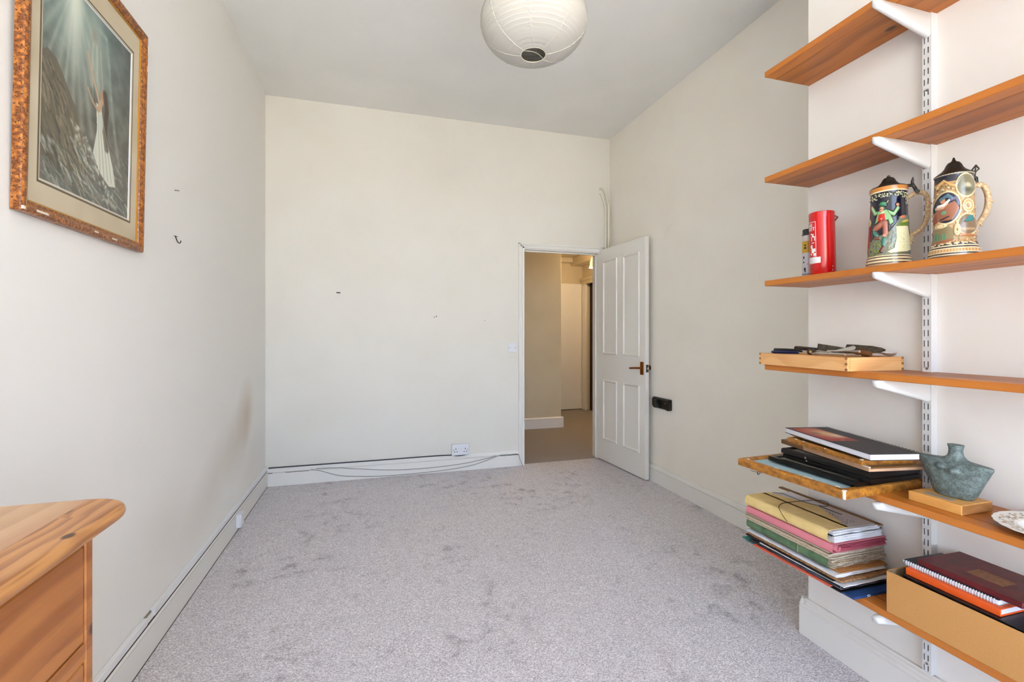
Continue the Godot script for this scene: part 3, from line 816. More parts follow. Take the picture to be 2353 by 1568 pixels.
# ------------------------------------------------------------------ framed print on the left wall
func build_picture():
	var L := 0.619; var W := 0.79; var lean := 0.0185
	var D := Vector3(-sin(lean), -cos(lean), 0)
	var N := Vector3(cos(lean), -sin(lean), 0)
	var org := Vector3(-0.8245, 1.510, -1.3957) - D * W
	var f := thing("framed_print", "large framed print of a misty rocky seascape leaning out from the left wall", "picture", Transform3D(Basis(Vector3(0, 0, -1), N, D), org))
	var prof := [Vector2(0, 0), Vector2(0, 0.017), Vector2(0.002, 0.020), Vector2(0.006, 0.0225), Vector2(0.013, 0.023), Vector2(0.020, 0.0205), Vector2(0.025, 0.016), Vector2(0.0265, 0.0165), Vector2(0.029, 0.0160), Vector2(0.030, 0.012)]
	var inner := [Vector2(0.030, 0.012), Vector2(0.0325, 0.0125), Vector2(0.034, 0.011), Vector2(0.034, 0.006)]
	for k in 4: part("frame_side", frame_side(k, L, W, prof), mats.burr, f)
	var gi := mb()
	for k in 4: gi.append_from(frame_side(k, L, W, inner).commit(), 0, Transform3D())
	part("gilt_slip", gi, mats.gilt_bright, f)
	part("backing", boxm(Vector3(0.008, 0, 0.008), Vector3(L - 0.008, 0.004, W - 0.008), 0), mats.mount_tan, f)
	# mount with a bevelled white window
	var x0 := 0.084; var x1 := 0.536; var z0 := 0.112; var z1 := 0.690
	var mo := mb()
	for q in [[0.03, 0.03, x0, W - 0.03], [x1, 0.03, L - 0.03, W - 0.03], [x0, 0.03, x1, z0], [x0, z1, x1, W - 0.03]]:
		cbox(mo, Vector3(q[0], 0.004, q[1]), Vector3(q[2], 0.0075, q[3]), 0)
	part("mount", mo, mats.mount_cream, f)
	var li := mb()
	for k in 4: li.append_from(frame_side(k, x1 - x0, z1 - z0, [Vector2(-0.010, 0.0076), Vector2(-0.010, 0.0079), Vector2(-0.004, 0.0079), Vector2(-0.004, 0.0076)]).commit(), 0, Transform3D(Basis(), Vector3(x0, 0, z0)))
	mat("mount_line", Color(0.42, 0.38, 0.3), 0.8)
	part("mount_line", li, mats.mount_line, f)
	var be := mb()
	for k in 4: be.append_from(frame_side(k, x1 - x0, z1 - z0, [Vector2(-0.004, 0.0078), Vector2(0.003, 0.0045)]).commit(), 0, Transform3D(Basis(), Vector3(x0, 0, z0)))
	part("mount_bevel", be, mats.paper_white, f)
	var pr := mb()
	quad(pr, Vector3(x0, 0.0046, z0), Vector3(x1, 0.0046, z0), Vector3(x1, 0.0046, z1), Vector3(x0, 0.0046, z1), Vector3.UP)
	part("print", pr, mat("print_ink", Color.WHITE, 0.35, tex(sea_print())), f)
	# chips of bare gesso on the lower member and corners
	for q in [[0.05, W - 0.011, 0.045, 0.006], [0.30, W - 0.012, 0.022, 0.005], [0.40, W - 0.010, 0.03, 0.005], [L - 0.006, 0.05, 0.004, 0.03], [L - 0.007, 0.12, 0.004, 0.024], [L - 0.004, W - 0.012, 0.005, 0.014], [0.002, W - 0.008, 0.01, 0.008]]:
		part("gesso_chip", boxm(Vector3(q[0], 0.019, q[1] - q[3] / 2), Vector3(q[0] + q[2], 0.0236, q[1] + q[3] / 2), 0.001), mats.gesso, f)

# a plain romantic seascape: light from above, dark crags, foam, a pale draped shape
func sea_print() -> Image:
	var im := img(230, 294, Color(0.40, 0.44, 0.41))
	var n := noise(0.02, 201, 4)
	for y in 294:
		for x in 230:
			var v := n.get_noise_2d(x, y) * 0.13
			var c := Color(0.38, 0.46, 0.45).lerp(Color(0.40, 0.39, 0.35), clampf(y / 190.0, 0, 1)).lerp(Color(0.27, 0.29, 0.27), clampf((x - 150.0) / 120.0, 0, 0.8) * clampf(1.0 - y / 240.0, 0.2, 1))
			im.set_pixel(x, y, Color(c.r + v, c.g + v, c.b + v))
	var rs := RandomNumberGenerator.new(); rs.seed = 9
	# light falling from above
	dab(im, Vector2(70, 10), Vector2(96, 150), 0.1, Color(0.66, 0.74, 0.68, 0.75), 1.0)
	for a in [-0.75, -0.55, -0.38, -0.22, -0.1, 0.02, 0.12, 0.24, 0.36, 0.5, 0.75]:
		var e := Vector2(66, -10) + Vector2(sin(a), cos(a)) * (rs.randf_range(150, 230) - absf(a) * 100)
		stroke(im, [Vector2(66, -6), e], rs.randf_range(5, 12), Color(0.84, 0.87, 0.80, 0.32), 1.0)
	dab(im, Vector2(68, 10), Vector2(26, 130), 0.03, Color(0.93, 0.94, 0.87, 0.75), 1.0)
	# crags
	poly(im, [Vector2(0, 126), Vector2(12, 116), Vector2(30, 120), Vector2(50, 140), Vector2(74, 166), Vector2(92, 204), Vector2(110, 232), Vector2(96, 262), Vector2(0, 262)], Color(0.38, 0.35, 0.28, 0.88))
	for i in 150:
		var p := Vector2(rs.randf_range(0, 100), rs.randf_range(118, 250))
		if p.y < 108 + p.x * 0.95: continue
		var q := p + Vector2(rs.randf_range(8, 22), rs.randf_range(10, 36))
		var m := (p + q) * 0.5 + Vector2(rs.randf_range(-4, 5), 0)
		stroke(im, [p, m, q], rs.randf_range(1.2, 3.6), [Color(0.62, 0.58, 0.47, 0.5), Color(0.20, 0.18, 0.14, 0.5), Color(0.48, 0.43, 0.34, 0.5)][i % 3], 0.9)
	# pale upright shape half lost in the mist
	dab(im, Vector2(126, 66), Vector2(30, 76), -0.08, Color(0.74, 0.78, 0.71, 0.7), 0.9)
	for i in 7: stroke(im, [Vector2(110 + i * 5, 50), Vector2(106 + i * 7, 90), Vector2(110 + i * 8, 140)], 2.2, Color(0.84, 0.86, 0.79, 0.4) if i % 2 else Color(0.52, 0.57, 0.53, 0.4), 1.0)
	dab(im, Vector2(118, 38), Vector2(10, 13), 0, Color(0.60, 0.54, 0.44, 0.75), 0.8)
	stroke(im, [Vector2(132, 20), Vector2(150, 22), Vector2(160, 60), Vector2(168, 110), Vector2(180, 160), Vector2(196, 210)], 7, Color(0.68, 0.74, 0.69, 0.5), 1.0)
	stroke(im, [Vector2(148, 40), Vector2(158, 90), Vector2(168, 140)], 12, Color(0.58, 0.64, 0.60, 0.4), 1.0)
	# rough water
	for i in 240:
		var p := Vector2(rs.randf_range(-14, 230), rs.randf_range(186, 294))
		if p.y < 184 + absf(p.x - 165) * 0.28 and p.x < 165: continue
		if p.x >= 165 and p.y < 150 + (230 - p.x) * 0.9: continue
		var q := p + Vector2(rs.randf_range(10, 34), rs.randf_range(6, 26))
		stroke(im, [p, (p + q) * 0.5 + Vector2(rs.randf_range(-3, 3), rs.randf_range(-3, 3)), q], rs.randf_range(0.9, 3.0), [Color(0.78, 0.81, 0.75, 0.5), Color(0.25, 0.29, 0.28, 0.5), Color(0.50, 0.55, 0.51, 0.5)][i % 3], 0.9)
	for i in 60:
		var t := rs.randf()
		dab(im, Vector2(70, 196).lerp(Vector2(186, 286), t) + Vector2(rs.randf_range(-14, 14), rs.randf_range(-14, 12)), Vector2(rs.randf_range(2, 9), rs.randf_range(2, 6)), rs.randf() * 3, Color(0.88, 0.89, 0.83, 0.55), 1.0)
	for i in 12: dab(im, Vector2(rs.randf_range(0, 30), rs.randf_range(232, 250)), Vector2(7, 4), 0.7, Color(0.82, 0.84, 0.79, 0.5), 1.0)
	# pale draped shape on the rock
	poly(im, [Vector2(126, 136), Vector2(140, 134), Vector2(147, 166), Vector2(162, 190), Vector2(178, 222), Vector2(186, 250), Vector2(166, 254), Vector2(140, 240), Vector2(120, 216), Vector2(130, 176)], Color(0.84, 0.85, 0.78, 0.95))
	stroke(im, [Vector2(134, 142), Vector2(142, 126)], 6, Color(0.74, 0.61, 0.48), 0.4)
	stroke(im, [Vector2(137, 138), Vector2(126, 116), Vector2(112, 96), Vector2(102, 72)], 3.4, Color(0.76, 0.64, 0.51), 0.5)
	stroke(im, [Vector2(132, 146), Vector2(116, 138), Vector2(104, 124)], 3.0, Color(0.70, 0.59, 0.47), 0.5)
	dab(im, Vector2(144, 116), Vector2(8, 10), 0.3, Color(0.70, 0.56, 0.43), 0.4)
	stroke(im, [Vector2(150, 112), Vector2(156, 136), Vector2(152, 172), Vector2(158, 196)], 8, Color(0.25, 0.19, 0.14, 0.95), 0.5)
	for i in 9: stroke(im, [Vector2(130 + i * 1.6, 150), Vector2(132 + i * 4, 196), Vector2(136 + i * 5.4, 246)], 1.3, Color(0.56, 0.58, 0.52, 0.65) if i % 2 else Color(0.93, 0.93, 0.87, 0.6), 0.8)
	return im

# ------------------------------------------------------------------ paper lantern
func build_lantern():
	var at := Vector3(0.662, 2.562, -1.915)
	var l := thing("paper_lantern", "round white paper lantern lampshade hanging from the ceiling", "lampshade", Transform3D(Basis(), at))
	var pm := mat("lantern_paper", Color(0.80, 0.785, 0.745), 0.8)
	pm.backlight_enabled = true
	pm.backlight = Color(0.26, 0.25, 0.225)
	var R := 0.229
	# ribs: the paper is stretched over thin hoops and sags a little between them
	var P := []
	var rows := 200
	var wob := noise(1.2, 301, 2)
	var seams := 8
	for i in rows + 1:
		var s := float(i) / rows          # 0 bottom opening .. 1 top opening
		var y: float; var r: float
		var t := lerpf(-1.0, 1.0, s)
		var r0 := 0.054 / R
		var an := t * acos(pow(r0, 1.15)) if t < 0 else t * acos(pow(0.05 / R, 1.15))
		r = R * pow(cos(an), 1.0 / 1.15) if absf(cos(an)) > 0 else 0.0
		var bb := 0.143 if t < 0 else 0.118
		y = bb * signf(sin(an)) * pow(absf(sin(an)), 0.92)
		var rib := fposmod(s * 25.0, 1.0)
		var sag := 0.0052 * pow(sin(PI * rib), 0.75)
		var row := PackedVector3Array()
		for j in 128:
			var a := TAU * j / 128
			var sd := fposmod(a / TAU * seams, 1.0)
			var crinkle := exp(-pow((sd - 0.5) * 9.0, 2)) * wob.get_noise_3d(s * 60.0, sd * 14.0, floorf(a / TAU * seams) * 7.0) * 0.006
			var d := r - sag + crinkle
			row.append(Vector3(cos(a) * d, y - sag * 0.4 * signf(-y), sin(a) * d))
		P.append(row)
	var st := mb()
	grid(st, P, true, false)
	part("paper_globe", st, pm, l)
	var rm := mat("lantern_seam", Color(0.88, 0.865, 0.82), 0.8)
	for j in seams:
		var sp := []
		var a := TAU * (j + 0.5) / seams
		var jj := int(round((j + 0.5) / seams * 128)) % 128
		for i in range(0, rows + 1, 3):
			var p: Vector3 = P[i][jj]
			sp.append(p + Vector3(p.x, 0, p.z).normalized() * 0.0006 + Vector3(0, signf(p.y) * 0.0004, 0))
		var ss := mb(); tube(ss, sp, 0.0012, 5)
		part("seam", ss, rm, l)
	var wire := mat("lantern_wire", Color(0.9, 0.87, 0.78), 0.4)
	for i in [0, rows]:
		var hp := []
		for j in 33: hp.append(Vector3(cos(TAU * j / 32) * P[i][0].x, P[i][0].y, sin(TAU * j / 32) * P[i][0].x))
		var hs := mb(); tube(hs, hp, 0.0022, 6, false)
		part("opening_hoop", hs, wire, l)
	var wy: float = P[0][0].y
	var ws := mb()
	tube(ws, smooth_path([Vector3(-0.054, wy, 0.016), Vector3(-0.02, wy + 0.006, 0.012), Vector3(0.02, wy + 0.012, -0.004), Vector3(0.052, wy + 0.004, -0.020)], 5), 0.0014, 5)
	part("wire_stretcher", ws, wire, l)
	var lh := mb()
	lathe(lh, [Vector2(0, 0.03), Vector2(0.02, 0.03), Vector2(0.021, 0.09), Vector2(0.012, 0.11), Vector2(0.006, 0.125), Vector2(0, 0.126)], 16)
	part("lampholder", lh, mats.plastic_white, l)
	var cd := mb()
	tube(cd, [Vector3(0, 0.12, 0), Vector3(0, HC - at.y - 0.02, 0)], 0.003, 6)
	part("cord", cd, mats.plastic_white, l)
	var rz := mb()
	lathe(rz, [Vector2(0, HC - at.y - 0.03), Vector2(0.03, HC - at.y - 0.028), Vector2(0.04, HC - at.y), Vector2(0, HC - at.y)], 20)
	part("ceiling_rose", rz, mats.plastic_white, l)

# ------------------------------------------------------------------ chest of drawers, near left
func build_chest():
	var c := thing("chest_of_drawers", "orange pine chest of drawers with a rounded top edge against the left wall", "chest of drawers")
	var zf := -0.987; var zn := 0.02; var xb := -0.80; var xj := -0.468; var xf := -0.398
	var X := Basis(Vector3(0, 0, -1), Vector3.UP, Vector3(1, 0, 0))   # local x along the chest, z towards the room
	var at := Transform3D(X, Vector3(xb, 0, zn))
	var L := zn - zf; var D := xf - xb; var J := xj - xb
	# top: a back board and a front board with a rounded rim and corners
	var bk := mb()
	rim_slab(bk, [Vector2(0, 0), Vector2(L, 0), Vector2(L, J - 0.0006), Vector2(0, J - 0.0006)], [Vector2(1, 0), Vector2(-1, 0), Vector2(-1, 0), Vector2(1, 0)], 0.011, 0.906, 0.93)
	part("top_board", bk, mats.chest_top_wood_sheen, c, at)
	var pts := [Vector2(0, J + 0.0006)]; var ins := [Vector2(1, 0)]
	pts.append(Vector2(L, J + 0.0006)); ins.append(Vector2(-1, 0))
	for k in 9:
		var t := PI / 2 * k / 8
		pts.append(Vector2(L - 0.066 + 0.066 * cos(t), D - 0.066 + 0.066 * sin(t))); ins.append(Vector2(-cos(t), -sin(t)))
	for k in 9:
		var t := PI / 2 + PI / 2 * k / 8
		pts.append(Vector2(0.066 + 0.066 * cos(t), D - 0.066 + 0.066 * sin(t))); ins.append(Vector2(-cos(t), -sin(t)))
	var fb := mb()
	rim_slab(fb, pts, ins, 0.012, 0.906, 0.93)
	part("front_top_board", fb, mats.chest_edge_wood, c, at)
	# carcass
	var z1 := -0.927; var z0 := -0.03
	var xs := -0.44
	part("side_panel", boxm(Vector3(-0.79, 0.05, z1), Vector3(xs - 0.012, 0.906, z1 + 0.02), 0.002), mats.chest_wood, c)
	part("side_panel", boxm(Vector3(-0.79, 0.05, z0 - 0.02), Vector3(xs - 0.012, 0.906, z0), 0.002), mats.chest_wood, c)
	part("back_panel", boxm(Vector3(-0.79, 0.05, z1 + 0.02), Vector3(-0.78, 0.906, z0 - 0.02), 0), mats.chest_wood, c)
	var lx := Transform3D(X, Vector3(xs, 0, 0))
	for z in [z1, z0 - 0.02]:
		part("corner_stile", boxm(Vector3(xs - 0.014, 0.0, z), Vector3(xs, 0.906, z + 0.02), 0.002), mats.chest_wood, c)
	part("top_moulding", boxm(Vector3(-z0 + 0.02, 0.892, -0.014), Vector3(-z1 - 0.02, 0.906, 0.000), 0.004), mats.chest_edge_wood, c, lx)
	# drawer rails and fronts
	var ys := [[0.722, 0.878], [0.50, 0.692], [0.27, 0.47], [0.07, 0.24]]
	for i in 4:
		var d := part("drawer_front", boxm(Vector3(-z0 + 0.022, ys[i][0] + 0.002, -0.014), Vector3(-z1 - 0.022, ys[i][1], -0.001), 0.003), mats.chest_wood, c, lx)
		part("rail", boxm(Vector3(-z0 + 0.02, ys[i][0] - 0.028, -0.03), Vector3(-z1 - 0.02, ys[i][0], 0.0), 0.002), mats.chest_wood, c, lx)
		part("drawer_bottom", boxm(Vector3(-z0 + 0.03, ys[i][0] + 0.004, -0.33), Vector3(-z1 - 0.03, ys[i][0] + 0.012, -0.02), 0), mats.chest_wood, c, lx)
		for k in [0.22, 0.68]:
			var kb := mb()
			lathe(kb, [Vector2(0.012, 0), Vector2(0.011, 0.01), Vector2(0.020, 0.018), Vector2(0.022, 0.027), Vector2(0.014, 0.034), Vector2(0, 0.035)], 20)
			part("knob", kb, mats.chest_edge_wood, d, Transform3D(Basis(Vector3.RIGHT, PI / 2), Vector3(-z0 + k * 0.9, (ys[i][0] + ys[i][1]) / 2, -0.001)))

# ------------------------------------------------------------------ shelves on the chimney breast
const SH := [2.211, 1.802, 1.3995, 1.0750, 0.7095, 0.370]
const XF := 1.457
const TH := 0.0205

func build_shelving():
	# slotted upright
	var zl := -1.0455; var zr := -1.021; var xf := 1.656
	var u := thing("slotted_upright", "white twin-slot shelving upright screwed to the chimney breast", "shelving upright")
	var y0 := 0.155; var y1 := 2.36
	var ch := mb()
	cbox(ch, Vector3(xf, y0, zl), Vector3(XC, y1, zl + 0.0015), 0)
	cbox(ch, Vector3(xf, y0, zr - 0.0015), Vector3(XC, y1, zr), 0)
	part("channel", ch, mats.metal_white, u)
	var fc := mb()
	var cols := [[zl, zl + 0.0035], [zl + 0.0068, zr - 0.0105], [zr - 0.0072, zr]]
	for q in cols: cbox(fc, Vector3(xf - 0.0015, y0, q[0]), Vector3(xf, y1, q[1]), 0)
	var y := y0 - 0.008
	while y < y1:
		for q in [[zl + 0.0035, zl + 0.0068], [zr - 0.0105, zr - 0.0072]]:
			cbox(fc, Vector3(xf - 0.0015, maxf(y, y0), q[0]), Vector3(xf, minf(y + 0.0135, y1), q[1]), 0)
		y += 0.0327
	part("slotted_face", fc, mats.metal_white, u)
	part("slot_shade_sheet", boxm(Vector3(xf + 0.012, y0, zl + 0.0016), Vector3(xf + 0.013, y1, zr - 0.0016), 0), mat("slot_shade", Color(0.3, 0.27, 0.24), 0.9), u)  # dark sheet added as the shade inside the slots
	for yy in [1.975, 1.106, 0.67, 0.185]:
		var sc := mb(); lathe(sc, [Vector2(0.0042, 0), Vector2(0.0036, 0.0012), Vector2(0.0, 0.0016)], 14)
		part("screw", sc, mats.screw_grey, u, Transform3D(Basis(Vector3(0, 0, 1), PI / 2), Vector3(xf - 0.0015, yy, (zl + zr) / 2)))
	var pos := ["topmost of the six, cut off by the top of the frame", "second from the top, empty, above the two beer steins", "third from the top, carrying the steins and the red tube", "fourth from the top, carrying the wooden tray", "fifth from the top, carrying the sculpture and the frames", "lowest of the six, carrying the papers and the cardboard box"]
	# shelves of glued pine boards
	var zr2 := -0.08
	var L := 1.467 - 0.08
	for i in 6:
		var s := thing("wall_shelf", "orange pine shelf, " + pos[i], "shelf", lay(XF, SH[i], zr2), "pine shelves on the chimney breast")
		part("board", boxm(Vector3(0, 0, 0), Vector3(L, TH, 0.0515), 0.0015), mats.shelf_wood_c, s)
		part("board", boxm(Vector3(0.0002 * i, 0, 0.0515), Vector3(L - 0.0004, TH - 0.0002, 0.186), 0.0008), [mats.shelf_wood_a, mats.shelf_wood_b][i % 2], s)
		part("board", boxm(Vector3(0, 0, 0.186), Vector3(L, TH, XC - XF - 0.0005), 0.001), [mats.shelf_wood_c, mats.shelf_wood_a][i % 2], s)
		# bracket: a tapering folded channel with a rounded nose
		var b := thing("shelf_bracket", "white tapered steel bracket under the pine shelf, " + pos[i].split(",")[0].replace("of the six", "of six brackets"), "bracket", Transform3D(Basis(), Vector3(0, SH[i] - 0.0006, (zl + zr) / 2)), "white shelf brackets")
		part("arm", bracket(xf - 0.0016), mats.metal_white, b)
		for q in [[1.475, 0.0285], [1.605, 0.0595]]:
			var hl := mb(); lathe(hl, [Vector2(0, -0.0006), Vector2(0.0028, -0.0004), Vector2(0.0028, 0.001)], 12)
			part("screw_hole", hl, mats.dark_hole, b, Transform3D(Basis(Vector3(0, 0, 1), -0.23), Vector3(q[0], -q[1] + 0.0008, 0)))
	# red price tag hooked in the slots under the lowest shelf
	var rt := mat("red_tag", Color(0.5, 0.05, 0.07), 0.5)
	var rg := thing("red_clip", "small dark red clip hooked in the upright under the lowest shelf", "clip", Transform3D(Basis(), Vector3(xf - 0.0015, 0.352, -1.0335)))
	part("bar", boxm(Vector3(-0.003, 0.002, -0.011), Vector3(0, 0.014, 0.011), 0.001), rt, rg)
	for z in [-0.008, 0.006]: part("hook", boxm(Vector3(-0.002, -0.007, z - 0.002), Vector3(0, 0.003, z + 0.002), 0), rt, rg)

func bracket(xb: float) -> SurfaceTool:
	var P := []
	var n := 26
	for i in n + 1:
		var s := float(i) / n
		var x := lerpf(xb, 1.4285, s)
		var dep := lerpf(0.072, 0.018, s)
		var end := clampf((x - 1.4285) / 0.012, 0, 1)
		var rnd := sqrt(maxf(0.0, 1.0 - pow(1.0 - end, 2)))
		dep = maxf(dep * rnd, 0.0005)
		var hw := 0.0105 * lerpf(0.25, 1.0, rnd)
		var row := PackedVector3Array()
		row.append(Vector3(x, 0, -hw + 0.001))
		for k in 13:
			var t := PI * k / 12
			var yy := -(dep - minf(hw, dep * 0.6)) - minf(hw, dep * 0.6) * sin(t)
			row.append(Vector3(x, yy, -hw * cos(t)))
		row.append(Vector3(x, 0, hw - 0.001))
		P.append(row)
	var st := mb()
	grid(st, P, true, true)
	return st

# ------------------------------------------------------------------ beer steins
func soften(h: Image, times: int):
	for t in times:
		var s := h.duplicate()
		s.resize(s.get_width() / 2, s.get_height() / 2, Image.INTERPOLATE_BILINEAR)
		s.resize(h.get_width(), h.get_height(), Image.INTERPOLATE_BILINEAR)
		h.copy_from(s)

# prof: (height share, radius); the picture faces `facing` and is mirrored on the far side
func stein(called: String, label: String, at: Vector3, facing: float, H: float, prof: Array, im: Image, hm: Image, handle_turn: float, handle: Array, hr: Array, lid: Array, thumb: Array, finial_col: Material) -> Node3D:
	var s := thing(called, label, "beer stein", Transform3D(Basis(Vector3.UP, -facing), at), "beer steins")
	# local +x looks at the viewer, local -z... angles run so that the right of the picture is on the right
	var P := []; var U := []
	var NV := 170; var NU := 220
	var w := im.get_width(); var h := im.get_height()
	for i in NV + 1:
		var v := float(i) / NV
		var r := 0.0
		for k in prof.size() - 1:
			if v >= prof[k].x and v <= prof[k + 1].x:
				r = lerpf(prof[k].y, prof[k + 1].y, (v - prof[k].x) / maxf(prof[k + 1].x - prof[k].x, 1e-5))
		var row := PackedVector3Array(); var ur := PackedVector2Array()
		for j in NU:
			var d := TAU * j / NU
			var uv := Vector2(0.5 + 0.495 * sin(d), 1.0 - v)
			var rr := r + hm.get_pixel(clampi(int(uv.x * w), 0, w - 1), clampi(int(uv.y * h), 0, h - 1)).r * 0.00135
			row.append(Vector3(cos(d) * rr, v * H, -sin(d) * rr))
			ur.append(uv)
		P.append(row); U.append(ur)
	var st := mb()
	grid(st, P, true, true, U)
	var gm := mat(called + str(used.size()), Color.WHITE, 0.22, tex(im))
	gm.clearcoat_enabled = true; gm.clearcoat = 0.4; gm.clearcoat_roughness = 0.12
	part("body", st, gm, s)
	var rim := mb()
	lathe(rim, [Vector2(0, 0.006), Vector2(prof[0].y - 0.001, 0.0), Vector2(prof[0].y, 0.001)], 48)
	var rt: float = prof[-1].y
	lathe(rim, [Vector2(rt, H - 0.001), Vector2(rt - 0.001, H + 0.001), Vector2(rt - 0.005, H + 0.001), Vector2(rt - 0.006, H - 0.05), Vector2(0, H - 0.05)], 48)
	part("rim", rim, mats.stein_cream, s)
	var turn := Basis(Vector3.UP, handle_turn)
	var hs := mb()
	var hp := []
	for q in handle: hp.append(turn * Vector3(q.x, q.y, 0))
	tube(hs, smooth_path(hp, 6), hr[0], 14)
	for i in hr[1]:
		var t: float = float(i) / (hr[1] - 1)
		var fp: float = t * (hp.size() - 1)
		var p: Vector3 = hp[int(fp)].lerp(hp[mini(int(fp) + 1, hp.size() - 1)], fp - int(fp))
		var e := turn * Vector3(sin(i * 2.4) * 0.003 + hr[0] * 0.5, cos(i * 1.7) * 0.003, sin(i * 4.1) * hr[0] * 0.7)
		var nx := turn * Vector3(0.7, 0.7 if i % 2 else -0.7, 0)
		tube(hs, [p + e - nx * 0.007, p + e, p + e + nx * 0.007], [0.0012, hr[0] * 0.55, 0.0010], 8)
	part("handle", hs, mats.stein_handle, s)
	var ls := mb()
	lathe(ls, lid, 40, Vector3(0, H, 0))
	var lo := part("lid", ls, mats.pewter, s)
	var ts := mb()
	for q in thumb:
		var tp := []
		for p in q[1]: tp.append(turn * p)
		tube(ts, tp, q[0], 8)
	part("thumb_lift", ts, mats.pewter, lo)
	return s

func build_steins():
	mat("stein_cream", Color(0.80, 0.72, 0.58), 0.3)
	mat("stein_handle", Color.WHITE, 0.35, noise_tex(0.05, 401, Color(0.62, 0.49, 0.33), Color(0.88, 0.79, 0.63), 128, 3), 16.0)
	var navy := Color(0.045, 0.045, 0.13)
	var cream := Color(0.86, 0.78, 0.62)
	# first: a dancer in a green hat between trees
	var im := img(275, 472, navy)
	relief = Image.create_empty(275, 472, false, Image.FORMAT_RF)
	var T := func(x, y): return Vector2(137.5 + (x - 497) * 0.545, (y - 505) * 0.5)
	var rs := RandomNumberGenerator.new(); rs.seed = 21
	# meadow, rocks, scenery
	poly(im, [Vector2(0, 330), Vector2(40, 300), Vector2(90, 285), Vector2(140, 270), Vector2(175, 235), Vector2(215, 190), Vector2(275, 170), Vector2(275, 410), Vector2(0, 410)], Color(0.42, 0.44, 0.36), 1.0)
	for i in 40:
		stroke(im, [Vector2(rs.randf_range(110, 200), rs.randf_range(270, 400)), Vector2(rs.randf_range(130, 210), rs.randf_range(270, 400))], 3, Color(0.66, 0.66, 0.56, 0.5) if i % 2 else Color(0.26, 0.3, 0.25, 0.6), 0.6, 1.4)
	dab(im, T.call(690, 960), Vector2(46, 20), -0.25, Color(0.36, 0.46, 0.14), 0.3, 2.0)
	dab(im, T.call(700, 925), Vector2(36, 9), -0.3, Color(0.72, 0.66, 0.28), 0.5, 1.8)
	dab(im, T.call(670, 880), Vector2(24, 12), -0.2, Color(0.72, 0.42, 0.28), 0.3, 2.2)
	# leaves at the lower left
	for i in 70:
		var p := Vector2(rs.randf_range(2, 100), rs.randf_range(318, 408))
		dab(im, p, Vector2(rs.randf_range(4, 9), rs.randf_range(3, 6)), rs.randf() * 3, [Color(0.33, 0.40, 0.13), Color(0.52, 0.50, 0.20), Color(0.20, 0.25, 0.10), Color(0.60, 0.52, 0.28)][i % 4], 0.4, 1.8)
	poly(im, [Vector2(0, 200), Vector2(14, 220), Vector2(18, 330), Vector2(0, 380)], Color(0.62, 0.07, 0.06), 1.6)
	dab(im, Vector2(8, 200), Vector2(14, 26), 0.1, Color(0.80, 0.70, 0.50), 0.3, 2.0)
	# big cream boot-shaped rock with writing marks
	poly(im, [T.call(585, 990), T.call(720, 985), T.call(735, 1100), T.call(738, 1260), T.call(700, 1285), T.call(520, 1300), T.call(475, 1280), T.call(560, 1240), T.call(590, 1120)], Color(0.86, 0.83, 0.66), 2.4)
	for i in 14:
		var p: Vector2 = T.call(rs.randf_range(610, 710), rs.randf_range(1050, 1240))
		stroke(im, [p, p + Vector2(rs.randf_range(3, 9), rs.randf_range(-3, 3))], 1.0, Color(0.3, 0.3, 0.22, 0.6), 0.6)
	# vine garland under the rim
	for i in 150:
		var p := Vector2(rs.randf_range(0, 275), 38 + rs.randf_range(0, 34))
		if p.y > 62 and absf(p.x - 137) < 80: continue
		dab(im, p, Vector2(rs.randf_range(3, 7), rs.randf_range(2, 5)), rs.randf() * 3, [Color(0.80, 0.80, 0.62), Color(0.45, 0.52, 0.30), Color(0.88, 0.84, 0.68)][i % 3], 0.4, 1.6)
	for i in 20: dab(im, Vector2(262 + rs.randf_range(-10, 10), 70 + i * 2.2), Vector2(5, 4), rs.randf() * 3, Color(0.70, 0.70, 0.52), 0.4, 1.5)
	# dancer: arms and jacket
	var green := Color(0.50, 0.66, 0.44); var skin := Color(0.80, 0.55, 0.40); var shorts := Color(0.60, 0.33, 0.24)
	inked(im, [T.call(395, 800), T.call(330, 810), T.call(296, 745)], 11, green, 0.3, 3.0)
	dab(im, T.call(288, 725), Vector2(8, 11), 0.2, skin, 0.3, 3.0)
	inked(im, [T.call(470, 800), T.call(560, 845), T.call(610, 775)], 12, green, 0.3, 3.0)
	dab(im, T.call(606, 735), Vector2(13, 11), 0.2, skin, 0.3, 3.2)
	stroke(im, [T.call(375, 790), T.call(350, 850), T.call(330, 930), T.call(380, 900), T.call(490, 900), T.call(510, 970), T.call(560, 935), T.call(520, 850), T.call(470, 780)], 3.0, Color(0.07, 0.07, 0.06, 0.9), 0.4)
	poly(im, [T.call(375, 790), T.call(470, 780), T.call(520, 850), T.call(560, 935), T.call(510, 970), T.call(490, 900), T.call(380, 900), T.call(330, 930), T.call(350, 850)], green, 2.4)
	poly(im, [T.call(378, 830), T.call(450, 825), T.call(462, 905), T.call(370, 915)], Color(0.72, 0.12, 0.08), 3.2)
	dab(im, T.call(412, 885), Vector2(10, 8), 0.0, Color(0.82, 0.5, 0.42), 0.5, 3.4)
	dab(im, T.call(420, 805), Vector2(16, 8), 0.0, Color(0.86, 0.80, 0.62), 0.4, 3.2)
	# shorts and legs
	inked(im, [T.call(420, 940), T.call(345, 985)], 21, shorts, 0.25, 3.6)
	inked(im, [T.call(455, 940), T.call(460, 1060)], 21, shorts, 0.25, 3.6)
	dab(im, T.call(322, 1005), Vector2(11, 10), 0, skin, 0.3, 3.4)
	inked(im, [T.call(325, 1030), T.call(352, 1075)], 13, Color(0.14, 0.42, 0.34), 0.3, 3.4)
	inked(im, [T.call(335, 1105), T.call(385, 1110)], 8, Color(0.46, 0.24, 0.15), 0.3, 3.2)
